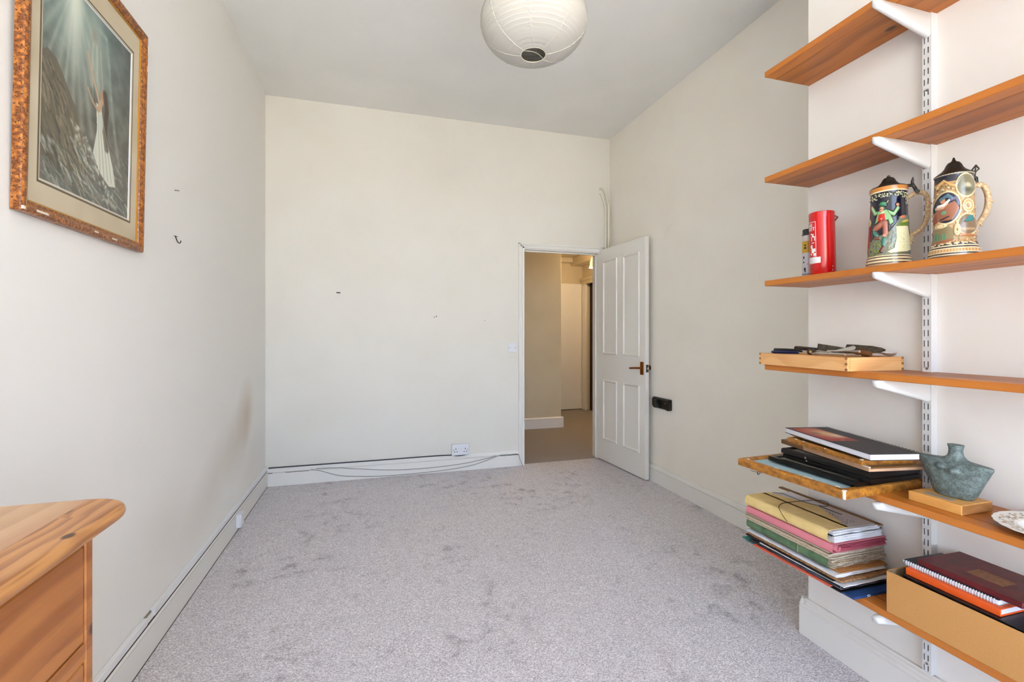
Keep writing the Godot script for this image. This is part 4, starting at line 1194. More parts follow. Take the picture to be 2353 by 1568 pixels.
	dab(im, T.call(445, 1085), Vector2(13, 12), 0, skin, 0.3, 3.4)
	inked(im, [T.call(445, 1130), T.call(435, 1185)], 16, Color(0.14, 0.42, 0.34), 0.3, 3.4)
	inked(im, [T.call(432, 1230), T.call(410, 1265)], 11, Color(0.40, 0.17, 0.13), 0.3, 3.2)
	# head and hat
	dab(im, T.call(408, 768), Vector2(18.5, 20.5), 0.1, Color(0.08, 0.06, 0.05), 0.2, 2.6)
	dab(im, T.call(425, 716), Vector2(35.5, 20), 0.08, Color(0.04, 0.07, 0.06), 0.2, 2.6)
	dab(im, T.call(408, 768), Vector2(16, 18), 0.1, skin, 0.2, 3.6)
	stroke(im, [T.call(390, 772), T.call(425, 772)], 2.4, Color(0.22, 0.13, 0.08), 0.5, 3.8)
	dab(im, T.call(425, 725), Vector2(33, 12), 0.08, Color(0.10, 0.34, 0.22), 0.25, 3.8)
	dab(im, T.call(425, 702), Vector2(26, 13), 0.0, Color(0.16, 0.46, 0.30), 0.25, 4.0)
	stroke(im, [T.call(478, 700), T.call(492, 680)], 4, Color(0.80, 0.74, 0.5), 0.4, 3.8)
	# ochre rim band and base rings
	for y in 472:
		var col := Color(-1, 0, 0)
		if y < 22: col = Color(0.74, 0.47, 0.18)
		elif y < 30: col = cream
		elif y >= 406:
			col = [cream, Color(0.2, 0.13, 0.09), cream, cream, Color(0.25, 0.16, 0.1), cream, cream, Color(0.2, 0.13, 0.09), cream][mini(int((y - 406) / 6.0), 8)]
		if col.r >= 0:
			for x in 275:
				var c := col
				if y > 452: c = cream.lerp(Color(0.5, 0.3, 0.2), 0.5 + 0.5 * sin(x * 0.55 + sin(y * 0.8) * 2.0))
				im.set_pixel(x, y, c)
				relief.set_pixel(x, y, Color(0.6 if (y - 406) % 18 > 6 else 1.2, 0, 0))
	soften(relief, 1)
	var p1 := [Vector2(0, 0.0555), Vector2(0.04, 0.0565), Vector2(0.10, 0.0545), Vector2(0.14, 0.0520), Vector2(0.45, 0.0485), Vector2(0.94, 0.0450), Vector2(0.975, 0.0462), Vector2(1, 0.0460)]
	var lid1 := [Vector2(0, -0.002), Vector2(0.047, -0.002), Vector2(0.0475, 0.001), Vector2(0.045, 0.004), Vector2(0.036, 0.007), Vector2(0.026, 0.013), Vector2(0.0195, 0.021), Vector2(0.016, 0.029), Vector2(0.012, 0.034), Vector2(0.006, 0.0365), Vector2(0.0045, 0.038), Vector2(0.0048, 0.040), Vector2(0.002, 0.043), Vector2(0, 0.0435)]
	stein("beer_stein", "shorter left beer stein with a dancer in a green hat and pewter lid", Vector3(1.540, SH[2] + TH, -1.0668), atan2(1.0668, -1.540), 0.2455, p1, im, relief, PI / 2 - 0.05,
		[Vector2(0.043, 0.208), Vector2(0.058, 0.219), Vector2(0.076, 0.221), Vector2(0.0885, 0.208), Vector2(0.0925, 0.175), Vector2(0.088, 0.135), Vector2(0.074, 0.108), Vector2(0.058, 0.098), Vector2(0.050, 0.084), Vector2(0.050, 0.066)], [0.0062, 16],
		lid1, [[0.005, [Vector3(0.044, 0.2475, 0), Vector3(0.058, 0.246, 0), Vector3(0.064, 0.232, 0), Vector3(0.066, 0.222, 0)]], [0.0035, [Vector3(0.058, 0.246, 0), Vector3(0.056, 0.256, 0), Vector3(0.0575, 0.264, 0)]], [0.0022, [Vector3(0.0575, 0.262, 0), Vector3(0.0575, 0.2705, 0)]], [0.0062, [Vector3(0.068, 0.224, -0.008), Vector3(0.068, 0.224, 0.008)]]], mats.pewter)
	# second: scrolled medallions on a bulging cream ground
	im = img(275, 470, Color(0.66, 0.52, 0.34))
	relief = Image.create_empty(275, 470, false, Image.FORMAT_RF)
	var T2 := func(x, y): return Vector2(137.5 + (x - 1318) * 0.475, (y - 350) * 0.478)
	for y in range(6, 44):
		for x in 275: im.set_pixel(x, y, navy)
	for i in 420:
		var p := Vector2(rs.randf_range(0, 275), rs.randf_range(44, 400))
		var a0 := rs.randf() * TAU
		var arc := []
		for k in 5: arc.append(p + Vector2(cos(a0 + k * 0.7), sin(a0 + k * 0.7)) * (3.0 + k * 1.1))
		stroke(im, arc, rs.randf_range(1.4, 3.0), [Color(0.86, 0.76, 0.56), Color(0.40, 0.28, 0.16), Color(0.88, 0.80, 0.63), Color(0.60, 0.45, 0.26), Color(0.50, 0.47, 0.36)][i % 5], 0.5, [2.0, 0.3, 2.2, 1.0, 0.6][i % 5])
	stroke(im, [T2.call(1075, 470), T2.call(1180, 425), T2.call(1270, 480), T2.call(1340, 500), T2.call(1420, 410), T2.call(1540, 395)], 9, Color(0.78, 0.60, 0.36), 0.4, 2.4)
	# lower panel: a town among trees
	poly(im, [T2.call(1035, 990), T2.call(1250, 960), T2.call(1330, 1010), T2.call(1320, 1130), T2.call(1010, 1180)], Color(0.50, 0.44, 0.30), 0.8)
	for i in 5: stroke(im, [T2.call(1060 + i * 36, 1050), T2.call(1060 + i * 36, 1105)], 6, Color(0.26, 0.46, 0.33), 0.4, 1.6)
	stroke(im, [T2.call(1020, 1150), T2.call(1300, 1125)], 9, Color(0.58, 0.33, 0.20), 0.5, 1.2)
	# main medallion
	dab(im, T2.call(1225, 745), Vector2(96, 96), 0, Color(0.86, 0.77, 0.58), 0.05, 3.4)
	dab(im, T2.call(1225, 745), Vector2(84, 86), 0, navy, 0.04, 0.6)
	poly(im, [T2.call(1060, 790), T2.call(1180, 720), T2.call(1330, 680), T2.call(1390, 760), T2.call(1300, 890), T2.call(1080, 900)], Color(0.56, 0.33, 0.23), 2.6)
	stroke(im, [T2.call(1100, 735), T2.call(1180, 730), T2.call(1230, 690)], 13, Color(0.78, 0.62, 0.52), 0.4, 3.4)
	stroke(im, [T2.call(1120, 715), T2.call(1190, 710), T2.call(1260, 665)], 9, Color(0.90, 0.86, 0.80), 0.4, 3.8)
	dab(im, T2.call(1180, 660), Vector2(20, 18), 0, Color(0.74, 0.50, 0.36), 0.3, 3.6)
	stroke(im, [T2.call(1150, 640), T2.call(1240, 605), T2.call(1290, 640)], 12, Color(0.28, 0.40, 0.46), 0.4, 3.8)
	stroke(im, [T2.call(1290, 660), T2.call(1350, 640), T2.call(1380, 700)], 9, Color(0.36, 0.36, 0.46), 0.4, 2.6)
	dab(im, T2.call(1195, 800), Vector2(20, 14), 0, Color(0.40, 0.56, 0.42), 0.4, 3.2)
	stroke(im, [T2.call(1150, 880), T2.call(1260, 850)], 5, Color(0.16, 0.10, 0.08), 0.5, 2.4)
	poly(im, [T2.call(1050, 830), T2.call(1100, 800), T2.call(1110, 900), T2.call(1050, 930)], Color(0.56, 0.24, 0.12), 2.2)
	# side medallions
	for q in [[1478, 505, 58, 62, Color(0.45, 0.43, 0.33)], [1490, 955, 56, 56, Color(0.45, 0.36, 0.25)]]:
		dab(im, T2.call(q[0], q[1]), Vector2(q[2] + 8, q[3] + 8), 0, Color(0.88, 0.79, 0.62), 0.06, 3.2)
		dab(im, T2.call(q[0], q[1]), Vector2(q[2], q[3]), 0, q[4], 0.08, 0.8)
	dab(im, T2.call(1495, 510), Vector2(26, 20), 0.3, Color(0.70, 0.68, 0.56), 0.6, 2.2)
	dab(im, T2.call(1490, 560), Vector2(40, 20), 0, Color(0.30, 0.30, 0.22), 0.8, 1.4)
	poly(im, [T2.call(1440, 930), T2.call(1500, 860), T2.call(1560, 850), T2.call(1550, 920)], Color(0.12, 0.42, 0.44), 2.0)
	stroke(im, [T2.call(1400, 1010), T2.call(1580, 1010)], 9, Color(0.62, 0.50, 0.36), 0.5, 1.8)
	stroke(im, [T2.call(1400, 1070), T2.call(1600, 1085)], 9, Color(0.66, 0.42, 0.24), 0.5, 1.8)
	# scrolls between
	for q in [[1500, 740, 60, 70], [1150, 950, 60, 20], [1360, 1010, 34, 60]]:
		for k in 3:
			var c: Vector2 = T2.call(q[0], q[1])
			var pts := []
			for a in 14: pts.append(c + Vector2(cos(a * 0.5 + k) * q[2] * (0.5 - k * 0.13), sin(a * 0.5 + k) * q[3] * (0.5 - k * 0.13)))
			stroke(im, pts, 4.5, Color(0.90, 0.82, 0.64) if k % 2 == 0 else Color(0.76, 0.60, 0.38), 0.4, 2.8)
	for y in 470:
		var col := Color(-1, 0, 0)
		if y < 6: col = cream
		elif y >= 392:
			col = [Color(0.12, 0.12, 0.2), cream, Color(0.14, 0.12, 0.14), cream, Color(0.72, 0.50, 0.26), Color(0.72, 0.50, 0.26), cream, Color(0.15, 0.13, 0.16), cream, Color(0.2, 0.2, 0.26), cream][mini(int((y - 392) / 7.2), 10)]
		if col.r >= 0:
			for x in 275:
				var c := col
				if y > 420 and y < 435: c = col.lerp(cream, 0.35 + 0.35 * sin(x * 0.4))
				im.set_pixel(x, y, c)
				relief.set_pixel(x, y, Color(1.0, 0, 0))
	for i in 26: dab(im, Vector2(i * 11, 388 + (i % 3) * 3), Vector2(9, 5), 0.2, Color(0.86, 0.78, 0.60) if i % 4 else Color(0.1, 0.1, 0.18), 0.4, 1.8)
	soften(relief, 1)
	var p2 := [Vector2(0, 0.0530), Vector2(0.07, 0.0535), Vector2(0.12, 0.0505), Vector2(0.17, 0.0470), Vector2(0.24, 0.0440), Vector2(0.45, 0.0430), Vector2(0.62, 0.0425), Vector2(0.78, 0.0415), Vector2(0.90, 0.0405), Vector2(1, 0.0402)]
	var lid2 := [Vector2(0, -0.002), Vector2(0.0415, -0.002), Vector2(0.042, 0.001), Vector2(0.0385, 0.004), Vector2(0.0345, 0.0075), Vector2(0.0265, 0.0135), Vector2(0.0205, 0.021), Vector2(0.0165, 0.031), Vector2(0.0125, 0.037), Vector2(0.0062, 0.040), Vector2(0.004, 0.0435), Vector2(0.0022, 0.050), Vector2(0, 0.0525)]
	var th := []
	for k in 6:
		var a := TAU * k / 6
		th.append([0.0017, [Vector3(0.0475, 0.236, 0), Vector3(0.0495 + cos(a) * 0.008, 0.2455, sin(a) * 0.008), Vector3(0.0505, 0.2575, 0)]])
	th.append([0.0030, [Vector3(0.040, 0.229, 0), Vector3(0.047, 0.229, 0), Vector3(0.048, 0.239, 0)]])
	th.append([0.0050, [Vector3(0.040, 0.228, 0), Vector3(0.050, 0.222, 0), Vector3(0.052, 0.198, 0)]])
	stein("beer_stein", "taller right beer stein with scrolled medallions in relief and a pointed pewter lid", Vector3(1.540, SH[2] + TH, -0.8960), atan2(0.8960, -1.540), 0.231, p2, im, relief, PI / 2 + 0.5,
		[Vector2(0.040, 0.196), Vector2(0.055, 0.203), Vector2(0.070, 0.195), Vector2(0.078, 0.165), Vector2(0.074, 0.130), Vector2(0.062, 0.105), Vector2(0.048, 0.090), Vector2(0.043, 0.072)], [0.0072, 18], lid2, th, mats.pewter)
	relief = null

# ------------------------------------------------------------------ fire blanket tube and the tin behind it
# flat artwork (x along the girth, y up, z out) bent round a cylinder; x = 0 looks along local +x, right is right
func bend(src: Mesh, R: float, shift := Vector2.ZERO, sc := 1.0) -> SurfaceTool:
	var st := mb()
	for s in src.get_surface_count():
		var a := src.surface_get_arrays(s)
		var v: PackedVector3Array = a[Mesh.ARRAY_VERTEX]
		var n: PackedVector3Array = a[Mesh.ARRAY_NORMAL]
		var idx = a[Mesh.ARRAY_INDEX]
		var count: int = idx.size() if idx != null and idx.size() > 0 else v.size()
		for i in count:
			var q: int = idx[i] if idx != null and idx.size() > 0 else i
			var p := v[q] * sc
			var t := (p.x + shift.x) / R
			var rr := R + p.z
			st.set_normal(Vector3(cos(t) * n[q].z + sin(t) * n[q].x, n[q].y, -sin(t) * n[q].z - cos(t) * n[q].x * 1.0).normalized())
			st.set_uv(Vector2.ZERO)
			st.add_vertex(Vector3(cos(t) * rr, p.y + shift.y, -sin(t) * rr))
	return st

func words(text: String, size: float, depth := 0.0005) -> Mesh:
	var tm := TextMesh.new()
	tm.text = text
	var f := SystemFont.new()
	f.font_names = PackedStringArray(["Droid Sans"])
	f.font_weight = 700
	tm.font = f
	tm.font_size = 32
	tm.pixel_size = size / 32.0
	tm.depth = depth
	return tm

func flat(lo: Vector2, hi: Vector2, z := 0.0004, step := 0.004) -> Mesh:
	var st := mb()
	var n := maxi(1, int(ceil((hi.x - lo.x) / step)))
	for i in n:
		var a := lerpf(lo.x, hi.x, float(i) / n); var b := lerpf(lo.x, hi.x, float(i + 1) / n)
		quad(st, Vector3(a, lo.y, z), Vector3(b, lo.y, z), Vector3(b, hi.y, z), Vector3(a, hi.y, z), Vector3.BACK)
	return st.commit()

func build_fire_blanket():
	var c := Vector3(1.572, SH[2] + TH, -1.315)
	var R := 0.0405; var H := 0.236
	var f := thing("fire_blanket_tube", "red cylindrical fire blanket container with white print on the third shelf", "fire blanket", Transform3D(Basis(Vector3.UP, -atan2(1.315, -1.572)) * Basis(Vector3(1, 0, 0), 0.022), c))
	var red := mat("red_gloss", Color(0.78, 0.018, 0.03), 0.22)
	red.clearcoat_enabled = true; red.clearcoat = 0.5; red.clearcoat_roughness = 0.1
	var st := mb()
	lathe(st, [Vector2(0, 0.001), Vector2(R - 0.001, 0.001), Vector2(R, 0.003), Vector2(R, H - 0.002), Vector2(R - 0.0015, H), Vector2(R - 0.004, H - 0.001), Vector2(R - 0.006, H - 0.006), Vector2(0, H - 0.007)], 48)
	part("body", st, red, f)
	var wm := mat("print_white", Color(0.93, 0.9, 0.88), 0.5)
	var k := -0.0195     # right end of the printed panel, measured round the girth
	var ol := mb()
	for q in [[-0.092, 0.2, 0.0 + k, 0.2016], [-0.092, 0.072, k, 0.0736], [k - 0.0016, 0.072, k, 0.2016]]:
		ol.append_from(bend(flat(Vector2(q[0], q[1]), Vector2(q[2], q[3])), R).commit(), 0, Transform3D())
	part("printed_outline", ol, wm, f)
	part("printed_heading", bend(words("FIRE", 0.0165), R, Vector2(k - 0.029, 0.1895)), wm, f)
	part("printed_heading", bend(words("BLANKET", 0.0165), R, Vector2(k - 0.0395, 0.1755)), wm, f)
	# pictograms: hands, a pan with a flame
	var pic := mb()
	for q in [[-0.012, 0.155, 0.004, 0.002], [-0.018, 0.158, 0.003, 0.0015], [-0.008, 0.146, 0.005, 0.0012], [-0.012, 0.125, 0.006, 0.0012], [-0.005, 0.14, 0.0012, 0.008], [-0.017, 0.14, 0.0012, 0.008], [-0.011, 0.149, 0.003, 0.003], [-0.018, 0.112, 0.004, 0.006], [-0.008, 0.098, 0.005, 0.006], [-0.013, 0.092, 0.006, 0.004], [-0.016, 0.1, 0.003, 0.007], [-0.006, 0.082, 0.005, 0.005], [-0.02, 0.084, 0.003, 0.003]]:
		pic.append_from(bend(flat(Vector2(k + q[0] - q[2], q[1] - q[3]), Vector2(k + q[0] + q[2], q[1] + q[3]), 0.0004, 0.002), R).commit(), 0, Transform3D())
	part("printed_pictograms", pic, wm, f)
	var lb := part("sticker", bend(flat(Vector2(-0.068, 0.050), Vector2(k + 0.0135, 0.0715), 0.0008), R), mat("sticker_white", Color(0.93, 0.92, 0.92), 0.5), f)
	part("sticker_print", bend(words("ING FIRE", 0.0072), R, Vector2(k - 0.012, 0.0655)), mat("print_navy", Color(0.07, 0.07, 0.16), 0.6), lb)
	part("sticker_print", bend(words("VING LTD.", 0.0072), R, Vector2(k - 0.008, 0.0562)), mats.print_navy, lb)
	# pull tab on the right-hand side
	var tb := mb()
	var tp := PackedVector2Array([Vector2(0, -0.012), Vector2(0.011, 0.003), Vector2(0, 0.013), Vector2(0, 0.007), Vector2(0.005, 0.002), Vector2(0, -0.004)])
	prism(tb, tp, -0.004, 0.004)
	part("pull_tab", tb, mat("red_dark", Color(0.42, 0.03, 0.04), 0.4), f, Transform3D(Basis(Vector3.UP, PI / 2 - 0.1), Vector3(0.0, 0.21, -R + 0.001)))
	var dt := mb()
	for q in [[0.03, 0.02], [0.031, 0.034], [0.0255, 0.012]]: dt.append_from(bend(flat(Vector2(q[0], q[1]), Vector2(q[0] + 0.003, q[1] + 0.003), 0.0003), R).commit(), 0, Transform3D())
	part("paint_chips", dt, wm, f)
	# the tin
	var tc := Vector3(1.605, SH[2] + TH, -1.408)
	var t := thing("fluid_tin", "slim tin with a black cap and yellow band half hidden behind the red tube", "tin", Transform3D(Basis(Vector3.UP, -atan2(1.408, -1.605)), tc))
	var r := 0.0185
	var bands := [[0, 0.012, Color(0.55, 0.55, 0.62)], [0.012, 0.02, Color(0.8, 0.8, 0.84)], [0.02, 0.026, Color(0.5, 0.5, 0.56)], [0.026, 0.105, Color(0.80, 0.80, 0.83)], [0.105, 0.150, Color(0.78, 0.62, 0.16)], [0.150, 0.172, Color(0.84, 0.82, 0.80)]]
	for i in bands.size():
		var b = bands[i]
		var bs := mb(); lathe(bs, [Vector2(r, b[0]), Vector2(r, b[1])] if i else [Vector2(0, 0), Vector2(r, 0), Vector2(r, b[1])], 32)
		part("printed_band", bs, mat("tin_%d" % i, b[2], 0.3), t)
	var cs := mb(); lathe(cs, [Vector2(r, 0.172), Vector2(r + 0.0005, 0.174), Vector2(r + 0.0005, 0.177), Vector2(r - 0.002, 0.178), Vector2(r - 0.0015, 0.194), Vector2(r - 0.004, 0.197), Vector2(0, 0.1975)], 32)
	part("cap", cs, mat("cap_black", Color(0.04, 0.045, 0.07), 0.35), t)
	var mk := mb()
	for q in [[-0.016, 0.082, 0.005, 0.01], [-0.016, 0.066, 0.005, 0.006], [-0.012, 0.12, 0.008, 0.007], [-0.012, 0.132, 0.007, 0.005], [-0.013, 0.036, 0.007, 0.012], [-0.002, 0.06, 0.004, 0.002], [-0.010, 0.03, 0.004, 0.006]]:
		mk.append_from(bend(flat(Vector2(q[0], q[1]), Vector2(q[0] + q[2], q[1] + q[3]), 0.0003, 0.002), r).commit(), 0, Transform3D())
	part("printed_marks", mk, mats.cap_black, t)

# ------------------------------------------------------------------ wooden tray of cutlery
func build_tray():
	var y := SH[3] + TH + 0.0003
	var L := 0.3715; var W := 0.228; var H := 0.0435; var T := 0.0095
	var xf := lay(1.428, y, -1.112, 3.0)
	var t := thing("wooden_tray", "shallow pale wooden tray with finger-jointed corners and a hand hole on the fourth shelf", "tray", xf)
	part("long_side", boxm(Vector3(0, 0, 0), Vector3(L, H, T), 0.0012), mats.tray_wood, t)
	part("long_side", boxm(Vector3(0, 0, W - T), Vector3(L, H, W), 0.0012), mats.tray_wood, t)
	part("end", boxm(Vector3(L - T, 0, T), Vector3(L, H, W - T), 0.0012), mats.tray_wood, t)
	# near end with its slot
	var en := CSGCombiner3D.new()
	en.name = "hand_hole_end"
	t.add_child(en, true)
	var b1 := CSGBox3D.new(); b1.name = "board"; b1.size = Vector3(T, H, W - T * 2); b1.position = Vector3(T / 2, H / 2, W / 2)
	en.add_child(b1)
	var cut := CSGPolygon3D.new()
	cut.name = "slot"
	var pg := PackedVector2Array()
	for k in 24:
		var a := TAU * k / 24
		pg.append(Vector2(cos(a) * 0.010 + (0.021 if cos(a) > 0 else -0.021), sin(a) * 0.0098))
	cut.polygon = pg; cut.depth = 0.03
	cut.operation = CSGShape3D.OPERATION_SUBTRACTION
	cut.transform = Transform3D(Basis(Vector3.UP, PI / 2), Vector3(-0.01, H * 0.56, W * 0.47))
	en.add_child(cut)
	en.material_override = mats.tray_wood
	part("base", boxm(Vector3(T, 0.001, T), Vector3(L - T, 0.006, W - T), 0), mats.tray_wood, t)
	# darker finger joints at the corners
	var jm := mat("joint_wood", Color(0.56, 0.38, 0.2), 0.7)
	for q in [[0.0, 0.0], [L - 0.0095, 0.0]]:
		for k in [0, 2, 4]:
			part("finger_joint", boxm(Vector3(q[0] + 0.0003, k * 0.0089 + 0.001, -0.0003), Vector3(q[0] + 0.0092, k * 0.0089 + 0.0085, 0.003), 0.0003), jm, t)
	for k in [0, 2, 4]:
		part("finger_joint", boxm(Vector3(-0.0003, k * 0.0089 + 0.001, W - T), Vector3(0.002, k * 0.0089 + 0.0085, W - 0.0004), 0.0003), jm, t)
	# cutlery, lying in a heap
	var blk := mat("handle_black", Color(0.04, 0.04, 0.045), 0.4)
	var brn := mat("handle_brown", Color(0.16, 0.105, 0.07), 0.45)
	var blu := mat("handle_blue", Color(0.05, 0.11, 0.3), 0.35)
	var wdn := mat("handle_wood", Color(0.44, 0.27, 0.13), 0.5)
	var g := "cutlery heaped in the wooden tray"
	var o := thing("dinner_knife", "knife with a thick black handle at the left end of the tray", "knife", along(Vector3(1.53, 1.1500, -1.4900), Vector3(1.53, 1.1510, -1.25)), g)
	knife(o, blk, 0.125, 0.0075, 0.115, 0.009)
	o = thing("table_knife", "knife with a blue handle under the black-handled one", "knife", along(Vector3(1.505, 1.1425, -1.478), Vector3(1.51, 1.146, -1.26)), g)
	knife(o, blu, 0.12, 0.0055, 0.09, 0.007)
	o = thing("serving_spoon", "serving spoon with a dark brown handle crossing the left of the heap", "spoon", along(Vector3(1.565, 1.1585, -1.425), Vector3(1.575, 1.1560, -1.22)), g)
	spoon(o, brn, 0.11, 0.0085, 0.085, 0.026)
	o = thing("sharpening_steel", "sharpening steel with a round brown handle end facing forward", "sharpening steel", along(Vector3(1.502, 1.1500, -1.306), Vector3(1.60, 1.150, -1.37)), g)
	var hs := mb(); tube(hs, [Vector3(0, 0, 0), Vector3(0.003, 0, 0), Vector3(0.02, 0, 0), Vector3(0.05, 0, 0)], [0.0095, 0.012, 0.0115, 0.009], 18)
	part("handle", hs, brn, o)
	part("end_cap", boxm(Vector3(-0.0012, -0.004, -0.004), Vector3(0.001, 0.004, 0.004), 0.001), mats.gilt_bright, o)
	var rd := mb(); tube(rd, [Vector3(0.05, 0, 0), Vector3(0.115, 0, 0)], 0.004, 10)
	part("rod", rd, mats.steel_dull, o)
	# broad dull blade standing on edge across the heap
	o = thing("palette_knife", "long dull steel blade with a wooden handle lying across the top of the heap", "knife", along(Vector3(1.56, 1.1660, -1.330), Vector3(1.575, 1.1475, -1.140), Vector3(0.35, 1, 0)), g)
	var bl := mb()
	prism(bl, PackedVector2Array([Vector2(0, 0.013), Vector2(0.004, -0.012), Vector2(0.06, -0.013), Vector2(0.135, -0.006), Vector2(0.135, 0.007), Vector2(0.07, 0.011)]), -0.0008, 0.0008)
	part("blade", bl, mats.steel_dull, o)
	var wh := mb(); tube(wh, [Vector3(0.132, 0, 0), Vector3(0.145, 0, 0), Vector3(0.17, -0.001, 0), Vector3(0.186, -0.002, 0)], [0.007, 0.0105, 0.0115, 0.008], 12)
	part("handle", wh, wdn, o)
	o = thing("cake_slice", "broad pale steel slice with a rounded end at the back of the heap", "cake slice", along(Vector3(1.592, 1.1700, -1.245), Vector3(1.606, 1.1600, -1.118), Vector3(0.5, 0.8, 0)), g)
	var cs := mb()
	var cp := PackedVector2Array([Vector2(0, -0.008), Vector2(0.04, -0.0115), Vector2(0.09, -0.0115), Vector2(0.112, -0.009), Vector2(0.124, -0.003), Vector2(0.124, 0.003), Vector2(0.11, 0.008), Vector2(0.08, 0.011), Vector2(0.03, 0.010), Vector2(0, 0.008)])
	prism(cs, cp, -0.0008, 0.0008)
	part("blade", cs, mats.steel_dull, o)
	o = thing("small_slice", "small bright steel spatula tip pointing up in the middle of the heap", "spatula", along(Vector3(1.520, 1.1545, -1.232), Vector3(1.524, 1.1690, -1.160), Vector3(0.3, 1, 0)), g)
	var ss := mb()
	prism(ss, PackedVector2Array([Vector2(0, -0.0015), Vector2(0.03, -0.0045), Vector2(0.058, -0.0085), Vector2(0.072, -0.006), Vector2(0.076, 0.001), Vector2(0.068, 0.007), Vector2(0.03, 0.004), Vector2(0, 0.0015)]), -0.0007, 0.0007)
	part("blade", ss, mats.steel, o)
	o = thing("ladle", "shiny steel ladle bowl at the right end of the tray", "ladle", along(Vector3(1.632, 1.1500, -1.106), Vector3(1.61, 1.1470, -1.28)), g)
	var lb := mb()
	var LP := []
	for i in 12:
		var a := PI * 0.5 * (1.0 - i / 11.0)
		var row := PackedVector3Array()
		for j in 28: row.append(Vector3(0.021 + cos(TAU * j / 28) * 0.021 * cos(a), -sin(a) * 0.012 + 0.003, sin(TAU * j / 28) * 0.018 * cos(a)))
		LP.append(row)
	grid(lb, LP, true, false)
	part("bowl", lb, mats.steel, o)
	var lh := mb(); tube(lh, [Vector3(0.04, 0.002, 0), Vector3(0.08, 0.003, 0), Vector3(0.18, -0.003, 0)], 0.0032, 8)
	part("handle", lh, mats.steel, o)
	o = thing("dessert_spoon", "bright steel spoon at the front of the heap, left of the other spoon", "spoon", along(Vector3(1.500, 1.1440, -1.262), Vector3(1.500, 1.1450, -1.10)), g)
	spoon(o, mats.steel, 0.09, 0.0032, 0.05, 0.018)
	o = thing("dessert_spoon", "bright steel spoon at the front of the heap, right of the other spoon", "spoon", along(Vector3(1.498, 1.1455, -1.175), Vector3(1.50, 1.1440, -1.33)), g)
	spoon(o, mats.steel, 0.085, 0.0035, 0.045, 0.016)
	o = thing("table_fork", "steel fork lying over the middle of the heap", "fork", along(Vector3(1.530, 1.1560, -1.150), Vector3(1.545, 1.1525, -1.33)), g)
	var fh := mb(); tube(fh, [Vector3(0, 0, 0), Vector3(0.05, 0.002, 0), Vector3(0.11, 0, 0), Vector3(0.12, -0.002, 0)], [0.004, 0.003, 0.0024, 0.005], 8)
	part("handle", fh, mats.steel, o)
	for k in 4:
		var fm := mb(); tube(fm, [Vector3(0.118, -0.002, (k - 1.5) * 0.0042), Vector3(0.14, -0.003, (k - 1.5) * 0.0046), Vector3(0.166, 0.001, (k - 1.5) * 0.0046)], 0.0012, 6)
		part("tine", fm, mats.steel, o)

func knife(o: Node3D, hm: Material, hl: float, hr: float, bl: float, bw: float):
	var h := mb(); tube(h, [Vector3(0, 0, 0), Vector3(0.002, 0, 0), Vector3(hl * 0.4, 0, 0), Vector3(hl - 0.002, 0, 0), Vector3(hl, 0, 0)], [hr * 0.8, hr, hr * 1.05, hr * 0.85, hr * 0.5], 12)
	part("handle", h, hm, o)
	var b := mb()
	prism(b, PackedVector2Array([Vector2(hl, -bw * 0.5), Vector2(hl + bl * 0.8, -bw * 0.6), Vector2(hl + bl, 0), Vector2(hl + bl * 0.9, bw * 0.5), Vector2(hl, bw * 0.45)]), -0.0007, 0.0007)
	part("blade", b, mats.steel, o, Transform3D(Basis(Vector3.RIGHT, PI / 2 - 0.3), Vector3.ZERO))

func spoon(o: Node3D, hm: Material, hl: float, hr: float, bl: float, bw: float):
	var h := mb(); tube(h, [Vector3(0, 0, 0), Vector3(hl * 0.2, 0.0005, 0), Vector3(hl * 0.8, 0, 0), Vector3(hl + 0.004, -0.001, 0)], [hr, hr * 0.95, hr * 0.6, hr * 0.5], 10)
	part("handle", h, hm, o)
	var P := []
	for i in 11:
		var s := i / 10.0
		var hw := bw * 0.5 * sqrt(maxf(0.0, 1.0 - pow(absf(s * 2.0 - 1.0), 2.4)))
		var row := PackedVector3Array()
		for j in 9:
			var t := j / 8.0 * 2.0 - 1.0
			row.append(Vector3(hl + s * bl, -(1.0 - t * t) * (1.0 - pow(s * 2.0 - 1.0, 2)) * 0.007 + 0.001, t * hw))
		P.append(row)
	var b := mb(); grid(b, P, false, false)
	part("bowl", b, mats.steel, o)

# ------------------------------------------------------------------ frames stacked on the fifth shelf
func flat_frame(label: String, xf: Transform3D, L: float, W: float, th: float, mw: float, fm: Material, inner: Material, rec := 0.006, round_edge := true) -> Node3D:
	var f := thing("framed_picture", label, "framed picture", xf, "frames stacked on the fifth shelf")
	var prof := [Vector2(0, 0), Vector2(0, th * 0.72), Vector2(0.003, th * 0.92), Vector2(0.007, th), Vector2(mw * 0.55, th), Vector2(mw * 0.85, th * 0.86), Vector2(mw, th * 0.8), Vector2(mw, th - rec - 0.003)] if round_edge else [Vector2(0, 0), Vector2(0, th - 0.001), Vector2(0.001, th), Vector2(mw - 0.001, th), Vector2(mw, th - 0.001), Vector2(mw, th - rec - 0.003)]
	for k in 4: part("frame_side", frame_side(k, L, W, prof), fm, f)
	part("backing", boxm(Vector3(0.003, 0, 0.003), Vector3(L - 0.003, maxf(th - rec - 0.002, 0.002), W - 0.003), 0), inner, f)
	return f

